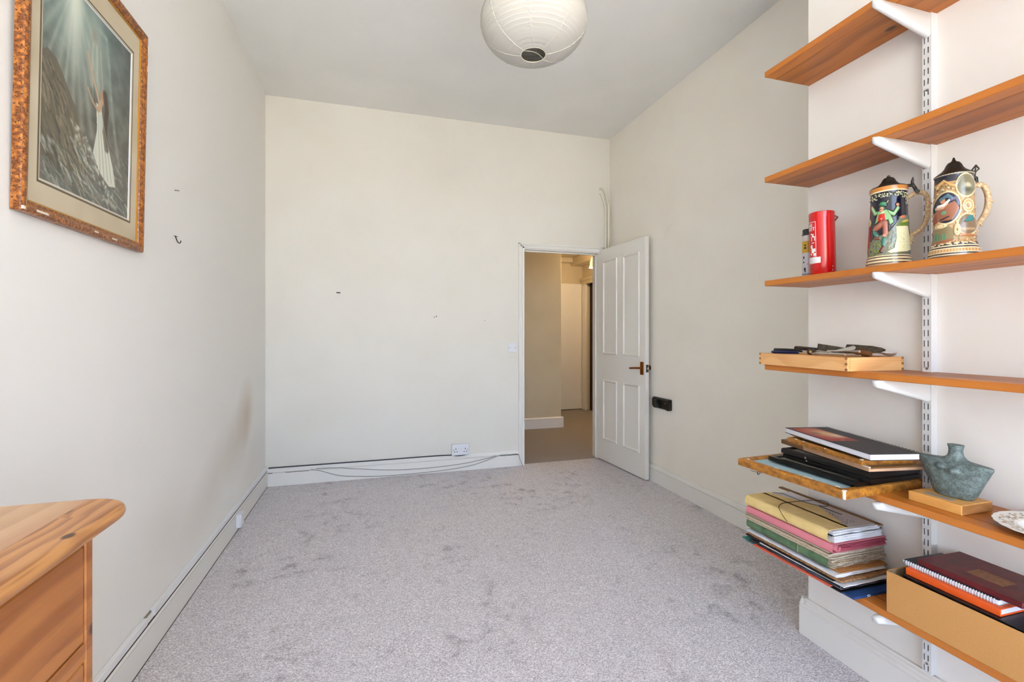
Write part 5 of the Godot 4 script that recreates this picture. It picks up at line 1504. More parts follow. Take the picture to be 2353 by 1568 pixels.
func build_frame_stack():
	var y := SH[4] + TH + 0.0002
	# lowest: big worn gilt frame, face up
	var a := flat_frame("largest frame, worn gilt, lying face up at the bottom of the stack", lay(1.312, y, -1.0305, -3.0), 0.392, 0.352, 0.0265, 0.030, mats.gilt, mats.mount_tan, 0.008)
	part("mount", boxm(Vector3(0.04, 0.017, 0.031), Vector3(0.36, 0.0195, 0.30), 0), mats.mount_blue, a)
	for q in [[0.0, 0.0, 0.009, 0.012], [0.115, 0.019, 0.03, 0.003], [0.03, 0.022, 0.014, 0.004], [0.23, 0.012, 0.02, 0.003], [0.36, 0.02, 0.012, 0.004], [0.012, 0.13, 0.004, 0.018], [0.016, 0.2, 0.004, 0.03], [0.009, 0.27, 0.004, 0.02]]:
		part("gesso_chip", boxm(Vector3(q[0], 0.0245, q[1]), Vector3(q[0] + q[2], 0.0272, q[1] + q[3]), 0.0008), mats.gesso, a)
	part("gesso_chip", boxm(Vector3(-0.0006, 0.0005, -0.0006), Vector3(0.006, 0.025, 0.006), 0.001), mats.gesso, a)
	var wr := mb()
	tube(wr, smooth_path([Vector3(0.295, 0.0, 0.02), Vector3(0.300, -0.006, 0.01), Vector3(0.308, -0.012, 0.006), Vector3(0.314, -0.006, 0.012), Vector3(0.306, -0.003, 0.016), Vector3(0.322, -0.008, 0.008), Vector3(0.338, -0.006, 0.004)], 5), 0.0009, 5)
	tube(wr, smooth_path([Vector3(0.312, 0.0, 0.015), Vector3(0.316, -0.012, 0.010), Vector3(0.310, -0.014, 0.012), Vector3(0.309, 0.0, 0.015)], 5), 0.0009, 5)
	part("hanging_wire", wr, mats.wire_dark, a)
	y += 0.0267
	# thin black frame
	flat_frame("thin black frame lying second from the bottom of the stack, offset to the left", lay(1.381, y, -1.0465, -1.2), 0.319, 0.250, 0.0145, 0.016, mats.frame_black, mats.mount_grey, 0.004, false)
	y += 0.0146
	flat_frame("black frame in the middle of the stack, under the thicker black one", lay(1.412, y, -1.0275, 0.6), 0.314, 0.205, 0.0135, 0.018, mats.frame_black, mats.mount_grey, 0.004)
	y += 0.0137
	var b4 := flat_frame("thick black frame with a brass ring, third from the top of the frames", lay(1.414, y, -1.0285, -0.3), 0.318, 0.205, 0.0185, 0.018, mats.frame_black, mats.mount_grey, 0.004)
	var rg := mb()
	tube(rg, [Vector3(0.215, 0.006, -0.0015), Vector3(0.218, 0.010, -0.003), Vector3(0.221, 0.006, -0.0015), Vector3(0.218, 0.002, -0.003), Vector3(0.215, 0.006, -0.0015)], 0.0007, 5)
	tube(rg, [Vector3(0.213, -0.001, -0.002), Vector3(0.2155, -0.004, -0.003), Vector3(0.211, -0.005, -0.003), Vector3(0.213, -0.001, -0.002)], 0.0007, 5)
	part("hanging_ring", rg, mats.steel, b4)
	y += 0.0187
	# paper-backed frame, pinkish tan, bound with brown tape
	var m := thing("backed_mount", "pinkish tan paper-backed picture with brown tape, between the black and gilt frames", "picture", lay(1.409, y, -1.0305, 8.9), "frames stacked on the fifth shelf")
	part("board", boxm(Vector3(0, 0, 0), Vector3(0.371, 0.0145, 0.232), 0.0015), mats.mount_tan, m)
	part("tape", boxm(Vector3(0.262, -0.0004, -0.0006), Vector3(0.3716, 0.0149, 0.05), 0.001), mats.tape_brown, m)
	part("tape", boxm(Vector3(-0.0006, 0.0085, 0.004), Vector3(0.012, 0.0150, 0.2325), 0.001), mats.tape_brown, m)
	part("torn_edge", boxm(Vector3(0.0, 0.0125, -0.0008), Vector3(0.05, 0.0153, 0.006), 0.0005), mats.gesso, m)
	y += 0.0155
	var gf := flat_frame("small dark gilt frame, topmost of the frames, under the sketchbook", lay(1.404, y, -1.0490, 9.0), 0.315, 0.186, 0.0175, 0.022, mats.gilt, mats.mount_tan, 0.005)
	for q in [[0.0, 0.0, 0.008, 0.008], [0.235, 0.003, 0.006, 0.003], [0.14, 0.001, 0.004, 0.003], [0.27, 0.004, 0.01, 0.003], [0.004, 0.05, 0.003, 0.008]]:
		part("gesso_chip", boxm(Vector3(q[0], 0.0150, q[1] - 0.0006), Vector3(q[0] + q[2], 0.0180, q[1] + q[3]), 0.0008), mats.gesso, gf)
	y += 0.0177
	one("ochre_card", boxm(Vector3(0, 0, 0), Vector3(0.331, 0.006, 0.165), 0.001), mats.card_ochre, "thin ochre board between the gilt frame and the sketchbook", "board", lay(1.420, y, -1.0545, 12.0))
	y += 0.0062
	# sketchbook with a wire binding along its back edge
	var L := 0.391; var W := 0.156; var T := 0.0195
	var s := thing("sketchbook", "large spiral-bound charcoal sketchbook with a red and cream sunset print on top of the frames", "sketchbook", lay(1.389, y, -1.0125, 13.4))
	part("back_cover", boxm(Vector3(0, 0, 0), Vector3(L, 0.0016, W), 0.0004), mats.cover_charcoal, s)
	part("pages", boxm(Vector3(0.002, 0.0016, 0.002), Vector3(L - 0.002, T - 0.0018, W - 0.004), 0.0006), mats.paper_white, s)
	part("front_cover", boxm(Vector3(0, T - 0.0018, 0), Vector3(L, T, W), 0.0004), mats.cover_charcoal, s)
	var pim := img(192, 96, Color(0.55, 0.16, 0.13))
	for yy in 96:
		for xx in 192:
			var d := Vector2((xx - 104) * 0.55, yy - 66).length()
			var c := Color(0.62, 0.17, 0.14).lerp(Color(0.86, 0.70, 0.48), clampf(1.15 - d / 52.0, 0, 1))
			c = c.lerp(Color(0.92, 0.88, 0.78), clampf(1.0 - Vector2((xx - 70) * 0.7, yy - 78).length() / 26.0, 0, 1))
			c = c.lerp(Color(0.30, 0.26, 0.22), clampf(1.0 - absf(xx - 112.0) / 22.0, 0, 1) * clampf(1.0 - absf(yy - 34.0) / 30.0, 0, 1) * 0.6)
			if xx < 30: c = Color(0.58, 0.15, 0.12)
			pim.set_pixel(xx, yy, c)
	stroke(pim, [Vector2(14, 46), Vector2(10, 52), Vector2(16, 56)], 2, Color(0.9, 0.75, 0.6), 0.5)
	for i in 16: stroke(pim, [Vector2(104 + i * 4, 16), Vector2(106 + i * 4, 19)], 1.6, Color(0.75, 0.5, 0.4, 0.7), 0.6)
	var pq := mb()
	quad(pq, Vector3(0.374, T + 0.0003, 0.004), Vector3(0.374, T + 0.0003, 0.104), Vector3(0.166, T + 0.0003, 0.104), Vector3(0.166, T + 0.0003, 0.004), Vector3.UP, [Vector2(1, 0), Vector2(1, 1), Vector2(0, 1), Vector2(0, 0)])
	part("cover_print", pq, mat("cover_print", Color.WHITE, 0.5, tex(pim)), s)
	var ws := mb()
	for i in 30:
		var x := 0.012 + i * 0.0127
		var lp := []
		for k in 11: lp.append(Vector3(x + 0.0006 * k, T * 0.5 + sin(TAU * k / 10) * (T * 0.5 + 0.0012) + 0.0014, W + 0.0 + cos(TAU * k / 10) * 0.006))
		tube(ws, lp, 0.0010, 5)
	part("wire_binding", ws, mats.wire_black, s)

# ------------------------------------------------------------------ bronze-green torso on its plinth, and the plate
func build_sculpture():
	var y := SH[4] + TH + 0.0002
	var pl := thing("plinth_block", "square block of pale wood under the green sculpture on the fifth shelf", "plinth", Transform3D(lay(0, 0, 0).basis, Vector3(1.4975, y, -0.8530)))
	part("block", boxm(Vector3(0, 0, 0), Vector3(0.130, 0.0265, 0.122), 0.0015), mats.plinth_wood, pl)
	part("end_grain", boxm(Vector3(-0.0006, 0.0012, 0.0012), Vector3(0.002, 0.0255, 0.1208), 0.0006), mats.plinth_end, pl)
	var pm := mat("plaque", Color(0.68, 0.62, 0.55), 0.35); pm.metallic = 0.3
	part("plaque", boxm(Vector3(0.035, 0.0264, 0.016), Vector3(0.105, 0.0270, 0.040), 0.0003), pm, pl)
	var ver := img(256, 256, Color.WHITE)
	var n1 := noise(0.03, 501, 4); var n2 := noise(0.12, 503, 2)
	for yy in 256:
		for xx in 256:
			var v := n1.get_noise_2d(xx, yy) * 0.5 + 0.5
			var c := Color(0.35, 0.395, 0.39).lerp(Color(0.47, 0.54, 0.53), smoothstep(0.2, 0.8, v))
			var m := n2.get_noise_2d(xx, yy)
			if m > 0.3: c = c.lerp(Color(0.5, 0.58, 0.55), (m - 0.3) * 0.8)
			if m < -0.3: c = c.lerp(Color(0.24, 0.27, 0.26), 0.4)
			ver.set_pixel(xx, yy, c)
	var vm := mat("verdigris", Color.WHITE, 0.5, tex(ver), 7.0)
	vm.metallic = 0.2
	# rows: height, left and right reach along the shelf, half thickness, lean towards the wall
	var rows := [
		[0.0000, -0.046, 0.035, 0.020], [0.0015, -0.050, 0.039, 0.0225], [0.006, -0.053, 0.043, 0.0245], [0.014, -0.0565, 0.0485, 0.0265], [0.030, -0.063, 0.0555, 0.028], [0.050, -0.0735, 0.064, 0.0275], [0.070, -0.083, 0.0735, 0.0255], [0.085, -0.0895, 0.0805, 0.0235],
		[0.093, -0.0935, 0.0845, 0.0215], [0.0985, -0.0960, 0.0850, 0.0195], [0.1005, -0.0945, 0.0800, 0.019], [0.1020, -0.080, 0.065, 0.0185], [0.1035, -0.055, 0.048, 0.0178], [0.1055, -0.037, 0.034, 0.0172], [0.1085, -0.0265, 0.0265, 0.0165], [0.113, -0.0205, 0.0205, 0.0158],
		[0.120, -0.0170, 0.0168, 0.0150], [0.130, -0.0155, 0.0155, 0.0146], [0.139, -0.0165, 0.0170, 0.0150], [0.1445, -0.0190, 0.0190, 0.0160], [0.1465, -0.0185, 0.0185, 0.0155], [0.1467, -0.012, 0.012, 0.010], [0.1462, -0.001, 0.001, 0.001]]
	var P := []
	for i in rows.size() - 1:
		for k in (4 if i < 20 else 1):
			var t := k / (4.0 if i < 20 else 1.0)
			var a = rows[i]; var b = rows[i + 1]
			var yy := lerpf(a[0], b[0], t); var zl := lerpf(a[1], b[1], t); var zr := lerpf(a[2], b[2], t); var hw := lerpf(a[3], b[3], t)
			var row := PackedVector3Array()
			var mid := (zl + zr) / 2; var hz := (zr - zl) / 2
			for j in 72:
				var an := TAU * j / 72
				var cz := signf(cos(an)) * pow(absf(cos(an)), 0.92)
				var px := signf(sin(an)) * pow(absf(sin(an)), 1.05) * hw
				var pz := mid + cz * hz
				if px > 0:  # the two small breasts, on the side that looks into the room
					for q in [[-0.0235, 0.0835, 0.0115], [0.0075, 0.0775, 0.0125]]:
						var d: float = Vector2(pz - q[0], (yy - q[1]) * 1.25).length() / q[2]
						if d < 1.0: px += 0.0125 * sqrt(1.0 - d * d)
				row.append(Vector3(-px, yy, pz))
			P.append(row)
	var last := PackedVector3Array()
	for j in 72: last.append(Vector3(0, 0.146, 0))
	P.append(last)
	var st := mb()
	grid(st, P, true, true)
	var bs: PackedVector3Array = P[0]
	for j in 72: tri(st, Vector3(0, 0, 0), bs[j], bs[(j + 1) % 72], Vector3.DOWN, Vector3.DOWN, Vector3.DOWN)
	one("torso_sculpture", st, vm, "abstract verdigris green torso sculpture standing on the pale wooden block", "sculpture", Transform3D(Basis(Vector3.UP, deg_to_rad(0)), Vector3(1.566, y + 0.0268, -0.9060)))
	# plate with a printed border
	var rim := img(512, 64, Color(0.88, 0.86, 0.81))
	var rs := RandomNumberGenerator.new(); rs.seed = 77
	for i in 520:
		var p := Vector2(rs.randf_range(0, 512), rs.randf_range(14, 52))
		dab(rim, p, Vector2(rs.randf_range(2, 6), rs.randf_range(2, 4)), rs.randf() * 3, [Color(0.42, 0.40, 0.24), Color(0.55, 0.52, 0.42), Color(0.70, 0.44, 0.26), Color(0.60, 0.57, 0.50), Color(0.78, 0.74, 0.66), Color(0.36, 0.36, 0.26)][i % 6], 0.5)
	for i in 24: dab(rim, Vector2(i * 21.5 + 8, 56), Vector2(6, 5), 0, Color(0.92, 0.9, 0.86), 0.3)
	var P2 := []; var U2 := []
	var pp := [[0.0, 0.004, 0.0], [0.055, 0.004, 0.0], [0.060, 0.0045, 0.0], [0.066, 0.0075, 0.02], [0.072, 0.0120, 0.06], [0.078, 0.0142, 0.16], [0.088, 0.0158, 0.4], [0.098, 0.0172, 0.65], [0.108, 0.0188, 0.86], [0.115, 0.0200, 0.98], [0.1165, 0.0196, 1.0], [0.115, 0.0182, 1.0], [0.09, 0.0130, 1.0], [0.068, 0.004, 1.0], [0.058, 0.0005, 1.0], [0.052, 0.0, 1.0], [0.0, 0.0015, 1.0]]
	for q in pp:
		var row := PackedVector3Array(); var ur := PackedVector2Array()
		for j in 168:
			var an := TAU * j / 168
			var sc: float = q[0] * (1.0 + 0.016 * absf(sin(an * 12.0)) * clampf((q[0] - 0.09) / 0.02, 0, 1))
			row.append(Vector3(cos(an) * sc, q[1], sin(an) * sc)); ur.append(Vector2(float(j) / 168.0 * 0.999, 1.0 - clampf(q[2], 0.01, 0.99)))
		P2.append(row); U2.append(ur)
	var ps := mb()
	grid(ps, P2, true, true, U2)
	var plt := thing("dinner_plate", "white plate with a leafy printed border at the right end of the fifth shelf", "plate", Transform3D(Basis(Vector3.UP, 0.1), Vector3(1.567, y, -0.6950)))
	part("plate", ps, mat("plate_glaze", Color.WHITE, 0.15, tex(rim)), plt)
	var wl := mb()
	lathe(wl, [Vector2(0.0725, 0.0128), Vector2(0.066, 0.0082), Vector2(0.060, 0.0052), Vector2(0.054, 0.0047), Vector2(0.0, 0.0047)], 64)
	part("well", wl, mat("plate_white", Color(0.92, 0.91, 0.88), 0.12), plt)

# ------------------------------------------------------------------ folders and papers on the lowest shelf
# a slightly wavy slab with uneven edges
func sheet(L: float, W: float, y0: float, y1: float, sd: int, rag := 0.002, wave := 0.001, nx := 22, nz := 8) -> SurfaceTool:
	var n := noise(1.0, sd, 3)
	var pt := func(i, j, y):
		var x: float = L * i / nx; var z: float = W * j / nz
		if i == 0: x += n.get_noise_2d(j * 7.3, y * 900.0) * rag * 2.0
		if i == nx: x += n.get_noise_2d(j * 5.1 + 40.0, y * 900.0) * rag * 2.0
		if j == 0: z += n.get_noise_2d(i * 3.3 + 80.0, y * 900.0) * rag
		if j == nz: z += n.get_noise_2d(i * 3.3 + 120.0, y * 900.0) * rag
		return Vector3(x, y + n.get_noise_2d(i * 2.1, j * 1.3 + 9.0) * wave, z)
	var st := mb()
	for i in nx:
		for j in nz:
			quad(st, pt.call(i, j, y1), pt.call(i + 1, j, y1), pt.call(i + 1, j + 1, y1), pt.call(i, j + 1, y1), Vector3.UP)
			quad(st, pt.call(i, j, y0), pt.call(i + 1, j, y0), pt.call(i + 1, j + 1, y0), pt.call(i, j + 1, y0), Vector3.DOWN)
	for i in nx:
		quad(st, pt.call(i, 0, y0), pt.call(i + 1, 0, y0), pt.call(i + 1, 0, y1), pt.call(i, 0, y1), Vector3(0, 0, -1))
		quad(st, pt.call(i, nz, y0), pt.call(i + 1, nz, y0), pt.call(i + 1, nz, y1), pt.call(i, nz, y1), Vector3(0, 0, 1))
	for j in nz:
		quad(st, pt.call(0, j, y0), pt.call(0, j + 1, y0), pt.call(0, j + 1, y1), pt.call(0, j, y1), Vector3(-1, 0, 0))
		quad(st, pt.call(nx, j, y0), pt.call(nx, j + 1, y0), pt.call(nx, j + 1, y1), pt.call(nx, j, y1), Vector3(1, 0, 0))
	return st

func ream(L: float, W: float, y0: float, y1: float, sd: int, count: int, rag: float, jut: float) -> SurfaceTool:
	var st := mb()
	var r := RandomNumberGenerator.new(); r.seed = sd
	for i in count:
		var a := lerpf(y0, y1, float(i) / count); var b := lerpf(y0, y1, (i + 0.86) / count)
		var s := sheet(L - r.randf() * jut, W - r.randf() * jut, a, b, sd + i, rag, 0.0006, 14, 8)
		st.append_from(s.commit(), 0, Transform3D(Basis(), Vector3(r.randf_range(-jut, jut * 0.5), 0, r.randf() * jut)))
	return st

# folded card: closed along the front edge (z = 0), open at the back
func folder_card(L: float, W: float, h: float, top_w: float, t := 0.0012, bulge := 0.5) -> SurfaceTool:
	var outer := []; var inner := []
	outer.append(Vector2(W, 0)); inner.append(Vector2(W, t))
	var r := h / 2
	for k in 13:
		var a := -PI / 2 - PI * k / 12
		outer.append(Vector2(r * bulge + cos(a) * r * bulge, r + sin(a) * r)); inner.append(Vector2(r * bulge + cos(a) * (r * bulge - t * bulge), r + sin(a) * (r - t)))
	outer.append(Vector2(top_w, h)); inner.append(Vector2(top_w, h - t))
	inner.reverse()
	var pg := PackedVector2Array(outer + inner)
	var st := mb()
	var flat_st := mb()
	prism(flat_st, pg, -L, 0)
	st.append_from(flat_st.commit(), 0, Transform3D(Basis(Vector3(0, 0, 1), Vector3.UP, Vector3(-1, 0, 0)), Vector3.ZERO))
	return st

func build_papers():
	var y0: float = SH[5] + TH + 0.0004
	var gp := "papers and folders stacked on the lowest shelf"
	var C := func(key, col, r := 0.75): return mat(key, col, r)
	var wh := noise_tex(0.02, 601, Color(0.83, 0.82, 0.82), Color(0.92, 0.92, 0.94), 128, 3)
	var pw: Material = mat("paper_stack", Color.WHITE, 0.85, wh, 6.0)
	var pg := mat("paper_aged", Color.WHITE, 0.85, noise_tex(0.05, 603, Color(0.60, 0.52, 0.42), Color(0.82, 0.77, 0.68), 128, 3), 14.0)
	# blue folder at the very bottom, with a ring hole at its right end
	var b := thing("blue_folder", "blue card folder with a ring hole at the bottom of the paper stack", "folder", lay(1.4235, y0, -1.088, 0.0), gp)
	part("card", sheet(0.37, 0.235, 0, 0.0075, 611, 0.0005, 0.0), C.call("folder_blue", Color(0.09, 0.24, 0.44)), b)
	var rg := mb()
	var rp := []
	for k in 17: rp.append(Vector3(-0.0006, 0.0038 + sin(TAU * k / 16) * 0.0026, 0.062 + cos(TAU * k / 16) * 0.006))
	tube(rg, rp, 0.0010, 6, false)
	part("ring", rg, mats.plastic_white, b)
	var y: float = y0 + 0.0078
	one("black_folder", sheet(0.392, 0.235, 0, 0.0036, 613, 0.001, 0.0002), C.call("folder_black", Color(0.03, 0.03, 0.04), 0.5), "lower of two black folders near the bottom of the paper stack", "folder", lay(1.408, y, -1.118), gp)
	one("coral_folder", sheet(0.31, 0.2, 0, 0.0040, 615, 0.001, 0.0002), C.call("folder_coral", Color(0.82, 0.36, 0.26)), "coral red folder edge showing along the bottom front of the paper stack", "folder", lay(1.4005, y + 0.0040, -1.150, -0.8), gp)
	one("teal_folder", sheet(0.06, 0.15, 0, 0.003, 616, 0.001, 0.0002), C.call("folder_teal", Color(0.16, 0.46, 0.44)), "teal card poking out at the far left of the paper stack", "folder", lay(1.404, y + 0.0042, -1.468, 2.0), gp)
	y += 0.0084
	part_ream("photo_pack", "bundle of purple-grey card sheets low in the paper stack", "papers", lay(1.4075, y, -1.121), 0.372, 0.235, 0.010, 5, [C.call("card_plum", Color(0.16, 0.09, 0.13)), C.call("card_grey", Color(0.44, 0.42, 0.43)), mats.card_plum, C.call("card_sky", Color(0.26, 0.42, 0.52)), mats.folder_black], gp, 617)
	y += 0.0102
	one("white_envelope", sheet(0.33, 0.21, 0, 0.0028, 621, 0.002, 0.0002), pw, "thin white envelope low in the paper stack", "envelope", lay(1.4135, y, -1.112, -1.0), gp)
	y += 0.0032
	one("black_folder", sheet(0.365, 0.225, 0, 0.0046, 623, 0.001, 0.0002), mats.folder_black, "upper of two black folders in the paper stack, under the kraft folder", "folder", lay(1.4105, y, -1.146), gp)
	y += 0.0052
	one("kraft_folder", sheet(0.385, 0.22, 0, 0.0060, 625, 0.003, 0.0003), mat("kraft", Color.WHITE, 0.8, noise_tex(0.05, 605, Color(0.46, 0.32, 0.19), Color(0.70, 0.52, 0.34), 128, 3), 10.0), "torn kraft brown folder under the loose white papers", "folder", lay(1.4165, y, -1.123), gp)
	y += 0.0068
	part_ream("loose_papers", "loose white papers sticking out to the left below the green folder", "papers", lay(1.4165, y, -1.140), 0.378, 0.215, 0.0095, 4, [pw], gp, 627)
	y += 0.0098
	part_ream("index_dividers", "ragged orange-tan index dividers below the green folder", "papers", lay(1.4345, y, -1.146), 0.33, 0.21, 0.0075, 5, [C.call("divider_tan", Color(0.68, 0.45, 0.24)), C.call("divider_pale", Color(0.78, 0.58, 0.36))], gp, 629)
	y += 0.0078
	# green folder round a wad of old papers
	var g := thing("green_folder", "faded green folder wrapped round a thick wad of old papers", "folder", lay(1.4145, y, -1.169), gp)
	var gm := mat("folder_green", Color.WHITE, 0.75, noise_tex(0.03, 607, Color(0.28, 0.39, 0.27), Color(0.40, 0.51, 0.37), 128, 3), 5.0)
	part("card", folder_card(0.345, 0.235, 0.0325, 0.2, 0.0012, 0.6), gm, g)
	part("papers", ream(0.350, 0.232, 0.0016, 0.0308, 631, 9, 0.004, 0.008), pg, g, Transform3D(Basis(), Vector3(-0.006, 0, 0.010)))
	part("tie", boxm(Vector3(0.110, 0.004, -0.0006), Vector3(0.113, 0.030, 0.004), 0.0005), C.call("tie_straw", Color(0.60, 0.58, 0.42)), g)
	y += 0.0328
	part_ream("aged_papers", "beige aged papers and card between the green and pink folders", "papers", lay(1.4115, y, -1.166), 0.360, 0.245, 0.0245, 6, [C.call("card_beige", Color(0.70, 0.64, 0.55)), pg, C.call("card_cream", Color(0.80, 0.75, 0.66)), pg, C.call("card_brown", Color(0.42, 0.33, 0.25)), mats.card_beige], gp, 637)
	y += 0.0248
	var p := thing("pink_folder", "pink card folder with a curled flap under the yellow folder", "folder", lay(1.4125, y, -1.149), gp)
	var pk := C.call("folder_pink", Color(0.84, 0.50, 0.54))
	part("card", folder_card(0.363, 0.24, 0.0265, 0.236, 0.0012, 0.35), pk, p)
	part("papers", ream(0.352, 0.225, 0.0016, 0.021, 641, 6, 0.002, 0.006), C.call("card_rose", Color(0.62, 0.26, 0.32)), p, Transform3D(Basis(), Vector3(0.004, 0, 0.011)))
	var cf := mb()
	tube(cf, [Vector3(-0.004, 0.013, 0.022), Vector3(0.03, 0.013, 0.016)], 0.0105, 16, false)
	part("curled_flap", cf, pk, p)
	y += 0.0268
	# yellow folder with string
	var f := thing("yellow_folder", "bulging yellow folder full of white papers tied with dark string on top of the stack", "folder", lay(1.4125, y, -1.168), gp)
	var ym := mat("folder_yellow", Color.WHITE, 0.7, noise_tex(0.02, 609, Color(0.87, 0.75, 0.47), Color(0.93, 0.82, 0.57), 128, 3), 4.0)
	var h := 0.0405
	part("card", folder_card(0.350, 0.222, h, 0.095, 0.0013, 0.75), ym, f)
	# the top flap runs wider towards the far end
	var fl := mb()
	var fp := PackedVector2Array([Vector2(0, 0.085), Vector2(0.0, 0.092), Vector2(0.175, 0.168), Vector2(0.352, 0.112), Vector2(0.350, 0.085)])
	var fid := Geometry2D.triangulate_polygon(fp)
	for k in range(0, fid.size(), 3):
		tri(fl, Vector3(fp[fid[k]].x, h, fp[fid[k]].y), Vector3(fp[fid[k + 1]].x, h, fp[fid[k + 1]].y), Vector3(fp[fid[k + 2]].x, h, fp[fid[k + 2]].y), Vector3.UP, Vector3.UP, Vector3.UP)
		tri(fl, Vector3(fp[fid[k]].x, h - 0.0012, fp[fid[k]].y), Vector3(fp[fid[k + 1]].x, h - 0.0012, fp[fid[k + 1]].y), Vector3(fp[fid[k + 2]].x, h - 0.0012, fp[fid[k + 2]].y), Vector3.DOWN, Vector3.DOWN, Vector3.DOWN)
	part("flap", fl, ym, f)
	part("papers", ream(0.352, 0.208, 0.0016, 0.0225, 651, 12, 0.0015, 0.004), pw, f, Transform3D(Basis(), Vector3(-0.010, 0, 0.014)))
	part("divider", sheet(0.35, 0.222, 0.0226, 0.0246, 663, 0.001, 0.0006), C.call("card_green_dark", Color(0.10, 0.2, 0.13)), f, Transform3D(Basis(), Vector3(-0.008, 0, 0.010)))
	part("papers", ream(0.350, 0.208, 0.0248, 0.0372, 667, 8, 0.0015, 0.005), pw, f, Transform3D(Basis(), Vector3(-0.008, 0, 0.014)))
	var pi := img(128, 128, Color(0.80, 0.76, 0.72))
	stroke(pi, [Vector2(66, 40), Vector2(126, 40)], 4, Color(0.08, 0.07, 0.07), 0.3)
	var rs := RandomNumberGenerator.new(); rs.seed = 31
	for i in 46:
		var q := Vector2(20 + (i % 12) * 8 + rs.randf_range(-2, 2), 60 + int(i / 12) * 12)
		stroke(pi, [q, q + Vector2(rs.randf_range(-2, 5), rs.randf_range(-5, 5))], 1.4, Color(0.13, 0.12, 0.12, 0.8), 0.5)
	var pq := mb()
	quad(pq, Vector3(0.004, 0.0379, 0.085), Vector3(0.18, 0.0379, 0.085), Vector3(0.18, 0.0379, 0.222), Vector3(0.004, 0.0379, 0.222), Vector3.UP, [Vector2(0, 1), Vector2(1, 1), Vector2(1, 0), Vector2(0, 0)])
	part("cover_sheet", pq, mat("cover_sheet", Color.WHITE, 0.8, tex(pi)), f)
	part("back_board", boxm(Vector3(-0.012, 0.034, 0.212), Vector3(0.395, 0.0385, 0.232), 0.001), C.call("board_brown", Color(0.50, 0.35, 0.19)), f)
	var sg := mb()
	var s1 := [Vector3(0.150, 0.012, -0.0035), Vector3(0.168, 0.026, -0.003), Vector3(0.196, h + 0.0014, 0.008), Vector3(0.222, h + 0.0016, 0.040), Vector3(0.233, h + 0.0016, 0.075), Vector3(0.231, h + 0.0016, 0.132), Vector3(0.222, h + 0.0030, 0.190), Vector3(0.206, h + 0.004, 0.222), Vector3(0.180, h + 0.003, 0.222), Vector3(0.162, h + 0.001, 0.194), Vector3(0.185, h + 0.0016, 0.164), Vector3(0.225, h + 0.0020, 0.150), Vector3(0.275, h + 0.0016, 0.152), Vector3(0.318, h + 0.0014, 0.150), Vector3(0.338, h + 0.0012, 0.122)]
	tube(sg, smooth_path(s1, 5), 0.0011, 6)
	part("string", sg, C.call("string_dark", Color(0.13, 0.11, 0.09)), f)

func part_ream(called: String, label: String, category: String, xf: Transform3D, L: float, W: float, h: float, n: int, ms: Array, gp: String, sd: int):
	var o := thing(called, label, category, xf, gp)
	var r := RandomNumberGenerator.new(); r.seed = sd
	for i in n:
		var a := h * i / n; var b := h * (i + 0.9) / n
		part("sheet", sheet(L - r.randf() * 0.012, W - r.randf() * 0.01, a, b, sd + i * 3, 0.0028, 0.0003), ms[i % ms.size()], o, Transform3D(Basis(Vector3.UP, r.randf_range(-0.008, 0.008)), Vector3(r.randf_range(-0.006, 0.004), 0, r.randf_range(0, 0.006))))

